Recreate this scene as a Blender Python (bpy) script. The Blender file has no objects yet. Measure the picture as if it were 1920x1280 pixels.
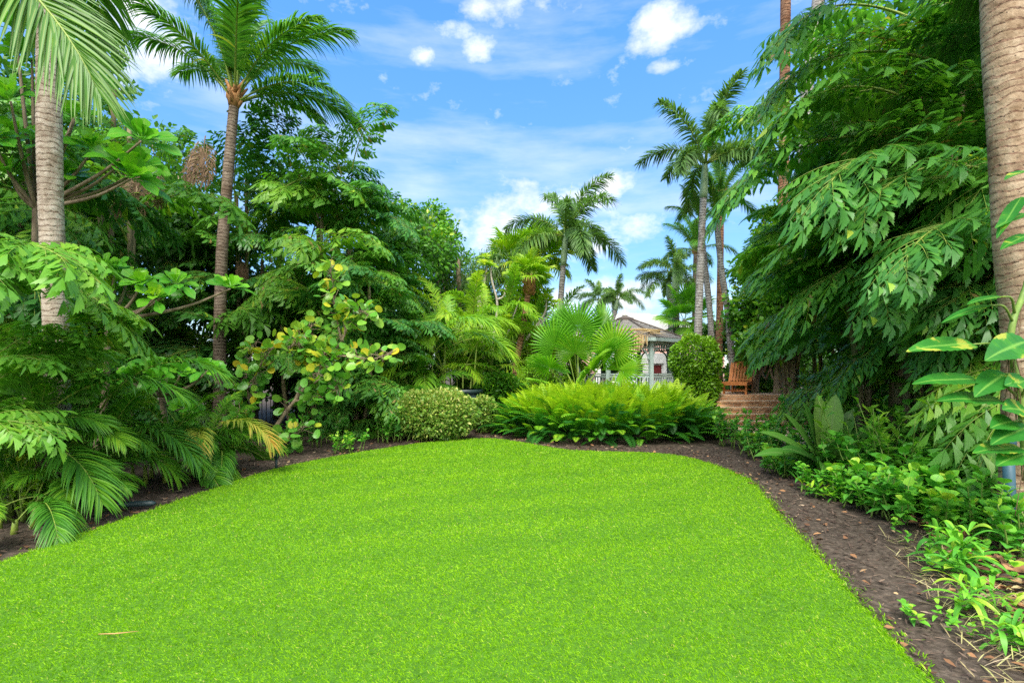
import bpy, math, random
import numpy as np
from mathutils import Matrix, Vector, Euler

# ------------------------------------------------------------------ camera, sky, sun, exposure
sc = bpy.context.scene
COL = sc.collection
R = math.radians
EYE = 1.4; HOR = 695.0; F = 960.0

cam_d = bpy.data.cameras.new("camera"); cam = bpy.data.objects.new("camera", cam_d); COL.objects.link(cam)
cam.location = (0, 0, EYE); cam.rotation_euler = (R(90), 0, 0)
cam_d.lens = 18; cam_d.sensor_width = 36; cam_d.shift_y = (HOR - 640) / 1920
cam_d.clip_start = 0.05; cam_d.clip_end = 5000
sc.camera = cam

SUN_EL, SUN_AZ = R(56), R(188)           # azimuth clockwise from +Y
world = bpy.data.worlds.new("World"); sc.world = world; world.use_nodes = True
wn, wl = world.node_tree.nodes, world.node_tree.links
wn.clear()
w_out = wn.new("ShaderNodeOutputWorld"); w_bg = wn.new("ShaderNodeBackground")
w_sky = wn.new("ShaderNodeTexSky"); w_sky.sky_type = 'NISHITA'; w_sky.sun_disc = False
w_sky.sun_elevation = SUN_EL; w_sky.sun_rotation = SUN_AZ
w_sky.air_density = 1.0; w_sky.dust_density = 0.4; w_sky.ozone_density = 2.2
w_bg.inputs['Strength'].default_value = 0.15
w_tc = wn.new("ShaderNodeTexCoord")

def wmath(op, a, b=None, clamp=False):
    n = wn.new("ShaderNodeMath"); n.operation = op; n.use_clamp = clamp
    for i, x in enumerate((a, b)):
        if x is None: continue
        if hasattr(x, 'links'): wl.new(x, n.inputs[i])
        else: n.inputs[i].default_value = x
    return n.outputs[0]

def wnoise(scale, detail, stretch=(1, 1, 1), rough=0.55):
    m = wn.new("ShaderNodeMapping"); m.inputs['Scale'].default_value = stretch
    wl.new(w_tc.outputs['Generated'], m.inputs['Vector'])
    n = wn.new("ShaderNodeTexNoise"); n.inputs['Scale'].default_value = scale
    n.inputs['Detail'].default_value = detail; n.inputs['Roughness'].default_value = rough
    wl.new(m.outputs[0], n.inputs['Vector'])
    return n.outputs['Fac']

def cloud_lump(px, py, wx, wy):
    """a soft lump of cloud in a direction of the sky; wx, wy are its half sizes as tangents"""
    d = Vector(((px - 960) / F, 1.0, (HOR - py) / F)).normalized()
    s = d.cross(Vector((0, 0, 1))).normalized(); u = s.cross(d)
    def dot(v):
        n = wn.new("ShaderNodeVectorMath"); n.operation = 'DOT_PRODUCT'
        wl.new(w_tc.outputs['Generated'], n.inputs[0]); n.inputs[1].default_value = v
        return n.outputs['Value']
    a = wmath('DIVIDE', dot(s), wx); b = wmath('DIVIDE', dot(u), wy)
    r2 = wmath('ADD', wmath('MULTIPLY', a, a), wmath('MULTIPLY', b, b))
    front = wmath('GREATER_THAN', dot(d), 0.0)
    return wmath('MULTIPLY', wmath('SUBTRACT', 1.0, r2, True), front)

w_s0 = wn.new("ShaderNodeSeparateXYZ"); wl.new(w_tc.outputs['Generated'], w_s0.inputs[0]); w_cy, w_cz = w_s0.outputs['Y'], w_s0.outputs['Z']
lumps = [(1010, 415, .19, .085), (1130, 425, .12, .060), (1060, 380, .09, .06), (1130, 345, .075, .036), (1060, 395, .10, .05), (950, 10, .10, .04), (893, 85, .045, .03), (1250, 45, .07, .05),
         (790, 108, .035, .025), (255, 60, .11, .09), (1255, 122, .05, .015), (850, 410, .05, .03), (860, 60, .06, .02), (1150, 560, .25, .05)]
tot = None
for l in lumps:
    c = cloud_lump(*l); tot = c if tot is None else wmath('MAXIMUM', tot, c)
puff = wnoise(13, 9, (1, 1, 1.6), 0.62)
cum = wmath('MULTIPLY', wmath('ADD', wmath('MULTIPLY', tot, 0.70), wmath('MULTIPLY', wmath('SUBTRACT', puff, 0.585), 2.4)), 1.25, True)
wisp = wmath('MULTIPLY', wmath('SUBTRACT', wnoise(2.6, 7, (1.0, .6, 5.0), .58), 0.46), 1.9, True)
mask = wmath('MAXIMUM', cum, wmath('MULTIPLY', wisp, 0.78), True)
# unseen bright cloud added overhead and behind the camera as soft fill light
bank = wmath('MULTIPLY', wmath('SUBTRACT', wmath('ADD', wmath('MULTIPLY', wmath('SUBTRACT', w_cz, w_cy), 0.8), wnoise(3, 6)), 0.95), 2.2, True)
shade = wn.new("ShaderNodeMix"); shade.data_type = 'RGBA'
wl.new(wnoise(14, 5), shade.inputs['Factor'])
shade.inputs[6].default_value = (2.5, 2.65, 2.85, 1); shade.inputs[7].default_value = (4.6, 4.6, 4.6, 1)
w_mix = wn.new("ShaderNodeMix"); w_mix.data_type = 'RGBA'
# clear blue overhead, paler towards the horizon
w_sep = wn.new("ShaderNodeSeparateXYZ"); wl.new(w_tc.outputs['Generated'], w_sep.inputs[0])
w_rmp = wn.new("ShaderNodeValToRGB"); wl.new(w_sep.outputs['Z'], w_rmp.inputs[0]); w_e = w_rmp.color_ramp.elements
w_e[0].position, w_e[0].color = 0.0, (.42, .46, .50, 1); w_e[1].position, w_e[1].color = .55, (.45, .80, 1.04, 1)
w_x = w_e.new(.22); w_x.color = (.44, .60, .72, 1)
w_tint = wn.new("ShaderNodeMix"); w_tint.data_type = 'RGBA'; w_tint.blend_type = 'MULTIPLY'; w_tint.inputs['Factor'].default_value = 1
wl.new(w_sky.outputs[0], w_tint.inputs[6]); wl.new(w_rmp.outputs[0], w_tint.inputs[7])
wl.new(mask, w_mix.inputs['Factor']); wl.new(w_tint.outputs[2], w_mix.inputs[6]); wl.new(shade.outputs[2], w_mix.inputs[7])
w_fill_cloud = wn.new("ShaderNodeMix"); w_fill_cloud.data_type = 'RGBA'; w_fill_cloud.inputs[7].default_value = (8.2, 8.0, 7.6, 1)
wl.new(bank, w_fill_cloud.inputs['Factor']); wl.new(w_mix.outputs[2], w_fill_cloud.inputs[6])
wl.new(w_fill_cloud.outputs[2], w_bg.inputs['Color']); wl.new(w_bg.outputs[0], w_out.inputs['Surface'])

sun_d = bpy.data.lights.new("sun", 'SUN'); sun = bpy.data.objects.new("sun", sun_d); COL.objects.link(sun)
sun_d.energy = 2.4; sun_d.angle = R(30); sun_d.color = (1.0, 0.95, 0.86)
sd = Vector((math.sin(SUN_AZ) * math.cos(SUN_EL), math.cos(SUN_AZ) * math.cos(SUN_EL), math.sin(SUN_EL)))
sun.rotation_euler = sd.to_track_quat('Z', 'Y').to_euler()
sun.location = sd * 50

sc.view_settings.view_transform = 'Standard'; sc.view_settings.look = 'None'
sc.view_settings.exposure = 1.3; sc.view_settings.gamma = 1.0
sc.render.engine = 'CYCLES'
cy = sc.cycles
cy.use_denoising = False
try: cy.denoiser = 'OPENIMAGEDENOISE'
except Exception: pass
cy.max_bounces = 9; cy.diffuse_bounces = 7; cy.glossy_bounces = 2; cy.transmission_bounces = 4; cy.transparent_max_bounces = 4
cy.caustics_reflective = False; cy.caustics_refractive = False
sc.render.use_persistent_data = False

# ------------------------------------------------------------------ helpers
rng = np.random.default_rng(7)
random.seed(7)

def P(px, py, D):
    return np.array([(px - 960) / F * D, D, EYE + (HOR - py) / F * D])

def nrm(a):
    a = np.asarray(a, float); n = np.linalg.norm(a, axis=-1, keepdims=True); n[n < 1e-9] = 1
    return a / n

class MB:
    """collects vertices and faces and links them as one mesh"""
    def __init__(s): s.v = []; s.f = []; s.t = []; s.e = []; s.n = 0
    def add(s, V, Fs, mat=0, tint=.5, edge=0.):
        V = np.asarray(V, np.float32).reshape(-1, 3); n = len(V)
        s.v.append(V)
        s.t.append(np.broadcast_to(np.asarray(tint, np.float32), (n,)).copy())
        s.e.append(np.broadcast_to(np.asarray(edge, np.float32), (n,)).copy())
        if not isinstance(Fs, list): Fs = [Fs]
        for f in Fs:
            f = np.asarray(f, np.int64)
            if len(f): s.f.append((f + s.n, mat))
        s.n += n
    def mesh(s, name, mats, smooth=True):
        me = bpy.data.meshes.new(name)
        V = np.concatenate(s.v)
        li = np.concatenate([f.ravel() for f, _ in s.f]).astype(np.int32)
        sz = np.concatenate([np.full(len(f), f.shape[1]) for f, _ in s.f]).astype(np.int32)
        mi = np.concatenate([np.full(len(f), m) for f, m in s.f]).astype(np.int32)
        me.vertices.add(len(V)); me.vertices.foreach_set('co', V.ravel())
        me.loops.add(len(li)); me.loops.foreach_set('vertex_index', li)
        me.polygons.add(len(sz))
        me.polygons.foreach_set('loop_start', np.concatenate([[0], np.cumsum(sz)[:-1]]).astype(np.int32))
        try: me.polygons.foreach_set('loop_total', sz)
        except Exception: pass
        for m in mats: me.materials.append(m)
        me.polygons.foreach_set('material_index', mi)
        me.polygons.foreach_set('use_smooth', np.full(len(sz), smooth))
        a = me.attributes.new('tint', 'FLOAT', 'POINT'); a.data.foreach_set('value', np.concatenate(s.t))
        a = me.attributes.new('edge', 'FLOAT', 'POINT'); a.data.foreach_set('value', np.concatenate(s.e))
        me.update(calc_edges=True); me.validate()
        return me
    def obj(s, name, mats, parent=None, smooth=True, loc=None):
        return link(name, s.mesh(name, mats if isinstance(mats, (list, tuple)) else [mats], smooth), parent, loc)

def link(name, me, parent=None, loc=None, rot=None, scale=None):
    o = bpy.data.objects.new(name, me); COL.objects.link(o)
    if parent is not None: o.parent = parent
    if loc is not None: o.location = loc
    if rot is not None: o.rotation_euler = rot
    if scale is not None: o.scale = (scale,) * 3 if np.isscalar(scale) else scale
    return o

def tag(o, label=None, cat=None, group=None, kind=None):
    if label: o['label'] = label
    if cat: o['category'] = cat
    if group: o['group'] = group
    if kind: o['kind'] = kind
    return o

def thing(name, label, cat, loc=(0, 0, 0), group=None, rz=0):
    o = bpy.data.objects.new(name, None); COL.objects.link(o)
    o.location = loc; o.rotation_euler = (0, 0, rz); o.empty_display_size = .2
    return tag(o, label, cat, group)

# ---- leaf templates: x along the leaf 0..1, y across -1..1, z out of the blade; edge = distance from midrib
def prof_blade(nseg, prof, fold=.25, wave=0.):
    t = np.linspace(0, 1, nseg + 1); w = np.maximum([prof(x) for x in t], .012)
    z = wave * np.sin(t * 9)
    V = np.concatenate([np.stack([t, w, fold * w + z], 1), np.stack([t, 0 * t, 0 * t], 1), np.stack([t, -w, fold * w - z], 1)])
    n = nseg + 1; i = np.arange(nseg)
    Fq = np.concatenate([np.stack([i, i + n, i + n + 1, i + 1], 1), np.stack([i + n, i + 2 * n, i + 2 * n + 1, i + n + 1], 1)])
    e = np.concatenate([np.ones(n), np.zeros(n), np.ones(n)])
    return V, [Fq], e

LANCE = lambda x: (math.sin(math.pi * min(1, x ** .75)) ** .8) if 0 < x < 1 else 0
OVATE = lambda x: (math.sin(math.pi * x ** .62) ** .75) if 0 < x < 1 else 0
OBOV = lambda x: (math.sin(math.pi * x ** 1.7) ** .6 * (.25 + .75 * x)) if 0 < x < 1 else 0
STRAP = lambda x: min(1, .5 + 1.3 * x) * min(1, max(0, 1 - x) * 3.2) ** .62
PALM = lambda x: min(1, .35 + x * 5) * (1 - x ** 2.2) ** .9
T_LANCE3 = prof_blade(3, LANCE); T_LANCE5 = prof_blade(5, LANCE, .2)
T_OV3 = prof_blade(3, OVATE, .2); T_OV5 = prof_blade(5, OVATE, .22)
T_OV8 = prof_blade(9, OVATE, .16, .05); T_OBOV = prof_blade(6, OBOV, .22); T_STRAP = prof_blade(10, STRAP, .28)
T_PALM3 = prof_blade(3, PALM, .35); T_PALM5 = prof_blade(5, PALM, .35)
T_LILY = prof_blade(14, STRAP, .22); T_VINE = prof_blade(30, OVATE, .14)
T_VINE[0][:, 2] += .05 * np.sin(T_VINE[0][:, 0] * 70) * np.abs(T_VINE[0][:, 1]) + .03 * np.sin(T_VINE[0][:, 0] * 11 + T_VINE[0][:, 1])
T_CARD = prof_blade(2, lambda x: math.sin(math.pi * (x * .8 + .12)), .25)

def t_wedge():
    rim = [(0, 0, 0), (.40, .20, .03), (.80, .42, -.02), (1.06, .58, .05), (.93, .33, -.04), (.98, .20, .04), (.85, .08, -.04), (.90, -.07, .04), (.77, -.16, -.04),
           (.79, -.31, .03), (.64, -.36, -.02), (.33, -.18, .03)]
    V = np.array([(.52, .04, .06)] + rim, float); V[:, 1] *= 2; n = len(rim)
    Fs = np.array([(0, 1 + k, 1 + (k + 1) % n) for k in range(n)])
    e = np.concatenate([[0], np.ones(n)]); e[1] = 0
    return V, [Fs], e
T_WEDGE = t_wedge()
def t_round(n=10):
    a = np.linspace(0, 2 * math.pi, n, endpoint=False)
    r = 1 + .05 * np.sin(3 * a)
    V = np.concatenate([[(.5, 0, 0)], np.stack([.5 - .5 * np.cos(a) * r, np.sin(a) * r, .16 + .06 * np.sin(2 * a)], 1)])
    V[1] = (.06, 0, .05)
    Fs = np.array([(0, 1 + k, 1 + (k + 1) % n) for k in range(n)])
    return V, [Fs], np.concatenate([[0], np.ones(n)])
T_ROUND = t_round()
T_GRASS = (np.array([(0, 1, 0), (0, -1, 0), (.55, .75, 0), (.55, -.75, 0), (1, 0, 0)], float), [np.array([(0, 1, 3, 2)]), np.array([(2, 3, 4)])], np.ones(5))

def inst(mb, T, Pp, D, U, L, W, droop=0., tint=.5, mat=0):
    """many copies of a leaf template set along directions D with faces towards U"""
    V0, Fl, e0 = T; Pp = np.atleast_2d(Pp); N = len(Pp); nv = len(V0)
    if N == 0: return
    bc = lambda a: np.broadcast_to(np.asarray(a, float), (N,))
    D = nrm(np.broadcast_to(D, (N, 3))); S = nrm(np.cross(D, np.broadcast_to(U, (N, 3)))); U = np.cross(S, D)
    L, W, droop, tint = bc(L), bc(W), bc(droop), bc(tint)
    x = V0[:, 0]
    fx = x[None] - .30 * np.minimum(droop, 1.2)[:, None] ** 2 * x[None] ** 3
    V = (Pp[:, None] + D[:, None] * (L[:, None] * fx)[..., None] + S[:, None] * (W[:, None] * V0[None, :, 1])[..., None]
         + U[:, None] * (W[:, None] * V0[None, :, 2])[..., None])
    V[..., 2] -= (droop * L)[:, None] * x[None] ** 2
    off = (np.arange(N) * nv)[:, None, None]
    mb.add(V.reshape(-1, 3), [(f[None] + off).reshape(-1, f.shape[1]) for f in Fl], mat, np.repeat(tint, nv), np.tile(e0, N))

def tube(mb, pts, rad, ns=6, mat=0, tint=.5, cap=True):
    pts = np.asarray(pts, float); n = len(pts); rad = np.broadcast_to(rad, (n,))
    T = nrm(np.gradient(pts, axis=0))
    ref = np.array([0, 0, 1.]) if abs(T[:, 2]).mean() < .8 else np.array([1., 0, 0])
    S = nrm(np.cross(T, ref)); U = np.cross(S, T)
    a = np.linspace(0, 2 * math.pi, ns, endpoint=False)
    V = pts[:, None] + rad[:, None, None] * (np.cos(a)[None, :, None] * S[:, None] + np.sin(a)[None, :, None] * U[:, None])
    i, j = np.meshgrid(np.arange(n - 1), np.arange(ns), indexing='ij'); j2 = (j + 1) % ns
    Fq = np.stack([i * ns + j, i * ns + j2, (i + 1) * ns + j2, (i + 1) * ns + j], -1).reshape(-1, 4)
    tt = np.repeat(tint, ns) if np.ndim(tint) else tint
    Fs = [Fq]
    if cap: Fs.append(np.array([list(range((n - 1) * ns, n * ns))])); Fs.append(np.array([list(range(ns))[::-1]]))
    mb.add(V.reshape(-1, 3), Fs, mat, tt)

def box(mb, c, s, mat=0, rz=0., M=None, tint=.5):
    x, y, z = np.array(s) / 2
    V = np.array([(-x, -y, -z), (x, -y, -z), (x, y, -z), (-x, y, -z), (-x, -y, z), (x, -y, z), (x, y, z), (-x, y, z)], float)
    if M is not None: V = V @ np.array(M).T
    if rz: V = V @ np.array([(math.cos(rz), math.sin(rz), 0), (-math.sin(rz), math.cos(rz), 0), (0, 0, 1)])
    mb.add(V + np.array(c), np.array([(0, 3, 2, 1), (4, 5, 6, 7), (0, 1, 5, 4), (1, 2, 6, 5), (2, 3, 7, 6), (3, 0, 4, 7)]), mat, tint)

def spline(ctrl, n):
    """Catmull-Rom through control points"""
    c = np.asarray(ctrl, float); c = np.concatenate([[2 * c[0] - c[1]], c, [2 * c[-1] - c[-2]]])
    m = len(c) - 3; u = np.linspace(0, m - 1e-6, n); k = u.astype(int); f = (u - k)[:, None]
    a, b, d, e = c[k], c[k + 1], c[k + 2], c[k + 3]
    return .5 * (2 * b + (d - a) * f + (2 * a - 5 * b + 4 * d - e) * f ** 2 + (3 * b - a - 3 * d + e) * f ** 3)

# ------------------------------------------------------------------ materials
def new_mat(name):
    m = bpy.data.materials.new(name); m.use_nodes = True
    n, l = m.node_tree.nodes, m.node_tree.links; n.clear()
    out = n.new("ShaderNodeOutputMaterial"); return m, n, l, out

def ramp(n, stops):
    r = n.new("ShaderNodeValToRGB"); e = r.color_ramp.elements
    e[0].position, e[0].color = stops[0][0], (*stops[0][1], 1)
    e[1].position, e[1].color = stops[-1][0], (*stops[-1][1], 1)
    for p, c in stops[1:-1]:
        x = e.new(p); x.color = (*c, 1)
    return r

def leaf_mat(name, stops, rough=.38, transl=.3, objvar=.22, vein=None, spec=.32, blotch=.0, tcol=(1.5, 1.6, .7)):
    m, n, l, out = new_mat(name)
    at = n.new("ShaderNodeAttribute"); at.attribute_name = 'tint'
    oi = n.new("ShaderNodeObjectInfo")
    a = n.new("ShaderNodeMath"); a.operation = 'MULTIPLY_ADD'; l.new(oi.outputs['Random'], a.inputs[0]); a.inputs[1].default_value = objvar
    s = n.new("ShaderNodeMath"); s.operation = 'SUBTRACT'; l.new(at.outputs['Fac'], s.inputs[0]); s.inputs[1].default_value = objvar / 2
    l.new(s.outputs[0], a.inputs[2])
    r = ramp(n, stops); src = a.outputs[0]
    if blotch:
        tc = n.new("ShaderNodeTexCoord"); nz = n.new("ShaderNodeTexNoise"); nz.inputs['Scale'].default_value = 7; nz.inputs['Detail'].default_value = 4
        l.new(tc.outputs['Object'], nz.inputs['Vector'])
        b = n.new("ShaderNodeMath"); b.operation = 'MULTIPLY_ADD'; l.new(nz.outputs['Fac'], b.inputs[0]); b.inputs[1].default_value = blotch
        c = n.new("ShaderNodeMath"); c.operation = 'SUBTRACT'; l.new(src, c.inputs[0]); c.inputs[1].default_value = blotch / 2
        l.new(c.outputs[0], b.inputs[2]); src = b.outputs[0]
    l.new(src, r.inputs[0]); col = r.outputs[0]
    if vein:
        ed = n.new("ShaderNodeAttribute"); ed.attribute_name = 'edge'
        mr = n.new("ShaderNodeMapRange"); l.new(ed.outputs['Fac'], mr.inputs[0]); mr.inputs[1].default_value = .0; mr.inputs[2].default_value = .16
        mr.inputs[3].default_value = .75; mr.inputs[4].default_value = 0
        mx = n.new("ShaderNodeMix"); mx.data_type = 'RGBA'; l.new(mr.outputs[0], mx.inputs['Factor']); l.new(col, mx.inputs[6]); mx.inputs[7].default_value = (*vein, 1)
        col = mx.outputs[2]
    p = n.new("ShaderNodeBsdfPrincipled"); l.new(col, p.inputs['Base Color']); p.inputs['Roughness'].default_value = rough
    p.inputs['Specular IOR Level'].default_value = spec
    t = n.new("ShaderNodeBsdfTranslucent")
    mu = n.new("ShaderNodeMix"); mu.data_type = 'RGBA'; mu.blend_type = 'MULTIPLY'; mu.inputs['Factor'].default_value = 1; l.new(col, mu.inputs[6]); mu.inputs[7].default_value = (*tcol, 1)
    l.new(mu.outputs[2], t.inputs['Color'])
    ms = n.new("ShaderNodeMixShader"); ms.inputs[0].default_value = transl; l.new(p.outputs[0], ms.inputs[1]); l.new(t.outputs[0], ms.inputs[2])
    l.new(ms.outputs[0], out.inputs['Surface'])
    return m

def noise_mat(name, stops, scale=6, detail=6, rough=.85, bump=.3, stretch=(1, 1, 1), spec=.3, bscale=None, dist=.02, coord='Object'):
    m, n, l, out = new_mat(name)
    tc = n.new("ShaderNodeTexCoord"); mp = n.new("ShaderNodeMapping"); mp.inputs['Scale'].default_value = stretch
    l.new(tc.outputs[coord], mp.inputs['Vector'])
    nz = n.new("ShaderNodeTexNoise"); nz.inputs['Scale'].default_value = scale; nz.inputs['Detail'].default_value = detail; nz.inputs['Roughness'].default_value = .65
    l.new(mp.outputs[0], nz.inputs['Vector'])
    r = ramp(n, stops); l.new(nz.outputs['Fac'], r.inputs[0])
    p = n.new("ShaderNodeBsdfPrincipled"); l.new(r.outputs[0], p.inputs['Base Color']); p.inputs['Roughness'].default_value = rough; p.inputs['Specular IOR Level'].default_value = spec
    if bump:
        b = n.new("ShaderNodeBump"); b.inputs['Strength'].default_value = bump; b.inputs['Distance'].default_value = dist
        nz2 = n.new("ShaderNodeTexNoise"); nz2.inputs['Scale'].default_value = bscale or scale * 2; nz2.inputs['Detail'].default_value = 5
        l.new(mp.outputs[0], nz2.inputs['Vector']); l.new(nz2.outputs['Fac'], b.inputs['Height']); l.new(b.outputs[0], p.inputs['Normal'])
    l.new(p.outputs[0], out.inputs['Surface'])
    return m

def bark_mat(name, stops, ring=(.3, .24, .18), rings_per_m=14, rough=.9):
    """palm bark: blotchy colour with thin leaf-scar rings; tint holds metres along the trunk"""
    m, n, l, out = new_mat(name)
    tc = n.new("ShaderNodeTexCoord")
    nz = n.new("ShaderNodeTexNoise"); nz.inputs['Scale'].default_value = 9; nz.inputs['Detail'].default_value = 8; nz.inputs['Roughness'].default_value = .7
    mp = n.new("ShaderNodeMapping"); mp.inputs['Scale'].default_value = (1, 1, .8); l.new(tc.outputs['Object'], mp.inputs[0]); l.new(mp.outputs[0], nz.inputs['Vector'])
    r = ramp(n, stops); l.new(nz.outputs['Fac'], r.inputs[0])
    at = n.new("ShaderNodeAttribute"); at.attribute_name = 'tint'
    nz3 = n.new("ShaderNodeTexNoise"); nz3.inputs['Scale'].default_value = 5; nz3.inputs['Detail'].default_value = 3; l.new(tc.outputs['Object'], nz3.inputs['Vector'])
    a = n.new("ShaderNodeMath"); a.operation = 'MULTIPLY_ADD'; l.new(nz3.outputs['Fac'], a.inputs[0]); a.inputs[1].default_value = .15; l.new(at.outputs['Fac'], a.inputs[2])
    b = n.new("ShaderNodeMath"); b.operation = 'MULTIPLY'; l.new(a.outputs[0], b.inputs[0]); b.inputs[1].default_value = rings_per_m
    f = n.new("ShaderNodeMath"); f.operation = 'FRACT'; l.new(b.outputs[0], f.inputs[0])
    g = n.new("ShaderNodeMath"); g.operation = 'LESS_THAN'; l.new(f.outputs[0], g.inputs[0]); g.inputs[1].default_value = .22
    nz4 = n.new("ShaderNodeTexNoise"); nz4.inputs['Scale'].default_value = 30; l.new(tc.outputs['Object'], nz4.inputs['Vector'])
    h = n.new("ShaderNodeMath"); h.operation = 'MULTIPLY'; l.new(g.outputs[0], h.inputs[0]); hh = n.new("ShaderNodeMath"); hh.operation = 'MULTIPLY'; hh.use_clamp = True; hh.inputs[1].default_value = 1.5; l.new(nz4.outputs['Fac'], hh.inputs[0]); l.new(hh.outputs[0], h.inputs[1])
    mx = n.new("ShaderNodeMix"); mx.data_type = 'RGBA'; l.new(h.outputs[0], mx.inputs['Factor']); l.new(r.outputs[0], mx.inputs[6]); mx.inputs[7].default_value = (*ring, 1)
    # small dark pits
    vo = n.new("ShaderNodeTexVoronoi"); vo.inputs['Scale'].default_value = 16; l.new(tc.outputs['Object'], vo.inputs['Vector'])
    pit = n.new("ShaderNodeMath"); pit.operation = 'LESS_THAN'; l.new(vo.outputs['Distance'], pit.inputs[0]); pit.inputs[1].default_value = .10
    pm = n.new("ShaderNodeMath"); pm.operation = 'MULTIPLY'; l.new(pit.outputs[0], pm.inputs[0]); pm.inputs[1].default_value = .8
    mx2 = n.new("ShaderNodeMix"); mx2.data_type = 'RGBA'; l.new(pm.outputs[0], mx2.inputs['Factor']); l.new(mx.outputs[2], mx2.inputs[6]); mx2.inputs[7].default_value = (.06, .045, .035, 1)
    # pale lichen patches and dark weather stains
    nl = n.new("ShaderNodeTexNoise"); nl.inputs['Scale'].default_value = 2.6; nl.inputs['Detail'].default_value = 9; nl.inputs['Roughness'].default_value = .72; l.new(tc.outputs['Object'], nl.inputs['Vector'])
    rl = ramp(n, [(.40, (.62, .56, .50)), (.5, (1, 1, 1)), (.60, (1.0, 1.0, 1.0)), (.68, (1.45, 1.5, 1.42))]); l.new(nl.outputs['Fac'], rl.inputs[0])
    mx3 = n.new("ShaderNodeMix"); mx3.data_type = 'RGBA'; mx3.blend_type = 'MULTIPLY'; mx3.inputs['Factor'].default_value = 1; l.new(mx2.outputs[2], mx3.inputs[6]); l.new(rl.outputs[0], mx3.inputs[7])
    p = n.new("ShaderNodeBsdfPrincipled"); l.new(mx3.outputs[2], p.inputs['Base Color']); p.inputs['Roughness'].default_value = rough; p.inputs['Specular IOR Level'].default_value = .2
    bm = n.new("ShaderNodeBump"); bm.inputs['Strength'].default_value = .9; bm.inputs['Distance'].default_value = .02
    ad = n.new("ShaderNodeMath"); ad.operation = 'SUBTRACT'; l.new(nz.outputs['Fac'], ad.inputs[0]); l.new(h.outputs[0], ad.inputs[1])
    l.new(ad.outputs[0], bm.inputs['Height']); l.new(bm.outputs[0], p.inputs['Normal'])
    l.new(p.outputs[0], out.inputs['Surface'])
    return m

def plain_mat(name, c, rough=.6, spec=.4, var=.12, metal=0.):
    d = tuple(x * (1 - var) for x in c); u = tuple(min(1, x * (1 + var)) for x in c)
    m = noise_mat(name, [(.3, d), (.7, u)], 5, 6, rough, .08, spec=spec)
    if metal:
        for nd in m.node_tree.nodes:
            if nd.type == 'BSDF_PRINCIPLED': nd.inputs['Metallic'].default_value = metal
    return m

M = {}
M['fishtail'] = leaf_mat('fishtail_leaf', [(0, (.028, .125, .024)), (.35, (.062, .22, .036)), (.65, (.125, .33, .038)), (.88, (.26, .45, .034)), (.96, (.36, .44, .05)), (1, (.30, .24, .08))], .36, .34, .5)
M['fishtail_bright'] = leaf_mat('fishtail_leaf_bright', [(0, (.055, .19, .022)), (.5, (.12, .32, .03)), (.85, (.24, .43, .032)), (1, (.36, .42, .05))], .36, .32, .35)
M['coconut'] = leaf_mat('coconut_leaf', [(0, (0.040, 0.140, 0.021)), (.5, (0.082, 0.248, 0.026)), (.85, (0.227, 0.392, 0.032)), (1, (0.500, 0.440, 0.063))], .4, .3, .3)
M['coconut_near'] = leaf_mat('coconut_leaf_near', [(0, (.035, .13, .012)), (.5, (.075, .22, .016)), (.85, (.18, .32, .025)), (1, (.45, .40, .05))], .42, .28, .2, vein=(.35, .4, .06))
M['foxtail'] = leaf_mat('foxtail_leaf', [(0, (0.054, 0.128, 0.032)), (.5, (0.103, 0.218, 0.053)), (.9, (0.213, 0.356, 0.053)), (1, (0.337, 0.416, 0.063))], .45, .3, .35)
M['areca'] = leaf_mat('areca_leaf', [(0, (.028, .12, .015)), (.4, (.065, .22, .018)), (.8, (.17, .36, .02)), (.95, (.38, .42, .04)), (1, (.42, .27, .06))], .36, .3, .35)
M['areca_bright'] = leaf_mat('areca_leaf_bright', [(0, (.08, .24, .02)), (.4, (.18, .38, .025)), (.8, (.34, .50, .03)), (1, (.50, .48, .06))], .4, .4, .4)
M['areca_dry'] = leaf_mat('areca_leaf_dry', [(0, (.08, .22, .02)), (.45, (.30, .34, .04)), (1, (.55, .30, .06))], .5, .3, .2)
M['fan'] = leaf_mat('fan_leaf', [(0, (.05, .19, .014)), (.5, (.12, .35, .018)), (1, (.27, .46, .025))], .34, .36, .5, vein=(.2, .40, .05))
M['broad'] = leaf_mat('broad_leaf', [(0, (0.034, 0.164, 0.016)), (.4, (0.082, 0.320, 0.021)), (.75, (0.213, 0.512, 0.021)), (.95, (0.392, 0.520, 0.032)), (1, (0.500, 0.344, 0.032))], .3, .3, .2, vein=(.2, .38, .05))
M['grape'] = leaf_mat('sea_grape_leaf', [(0, (0.054, 0.200, 0.026)), (.5, (0.116, 0.344, 0.042)), (.8, (0.227, 0.416, 0.042)), (.93, (0.500, 0.512, 0.042)), (1, (0.500, 0.416, 0.032))], .3, .25, .15, vein=(.22, .34, .06))
M['shrub'] = leaf_mat('shrub_leaf', [(0, (0.034, 0.128, 0.016)), (.5, (0.075, 0.248, 0.021)), (.85, (0.185, 0.404, 0.021)), (1, (0.420, 0.512, 0.032))], .32, .25, .1)
M['ball'] = leaf_mat('round_bush_leaf', [(0, (0.068, 0.188, 0.016)), (.5, (0.158, 0.344, 0.016)), (.85, (0.199, 0.368, 0.019)), (1, (0.420, 0.488, 0.032))], .33, .25, .1)
M['varieg'] = leaf_mat('variegated_leaf', [(0, (.05, .16, .02)), (.45, (.16, .30, .04)), (.75, (.42, .46, .11)), (1, (.68, .64, .26))], .38, .25, .1)
M['fern'] = leaf_mat('fern_leaf', [(0, (.015, .09, .012)), (.4, (.035, .18, .016)), (.7, (.12, .36, .015)), (1, (.36, .52, .02))], .45, .35, .05)
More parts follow.
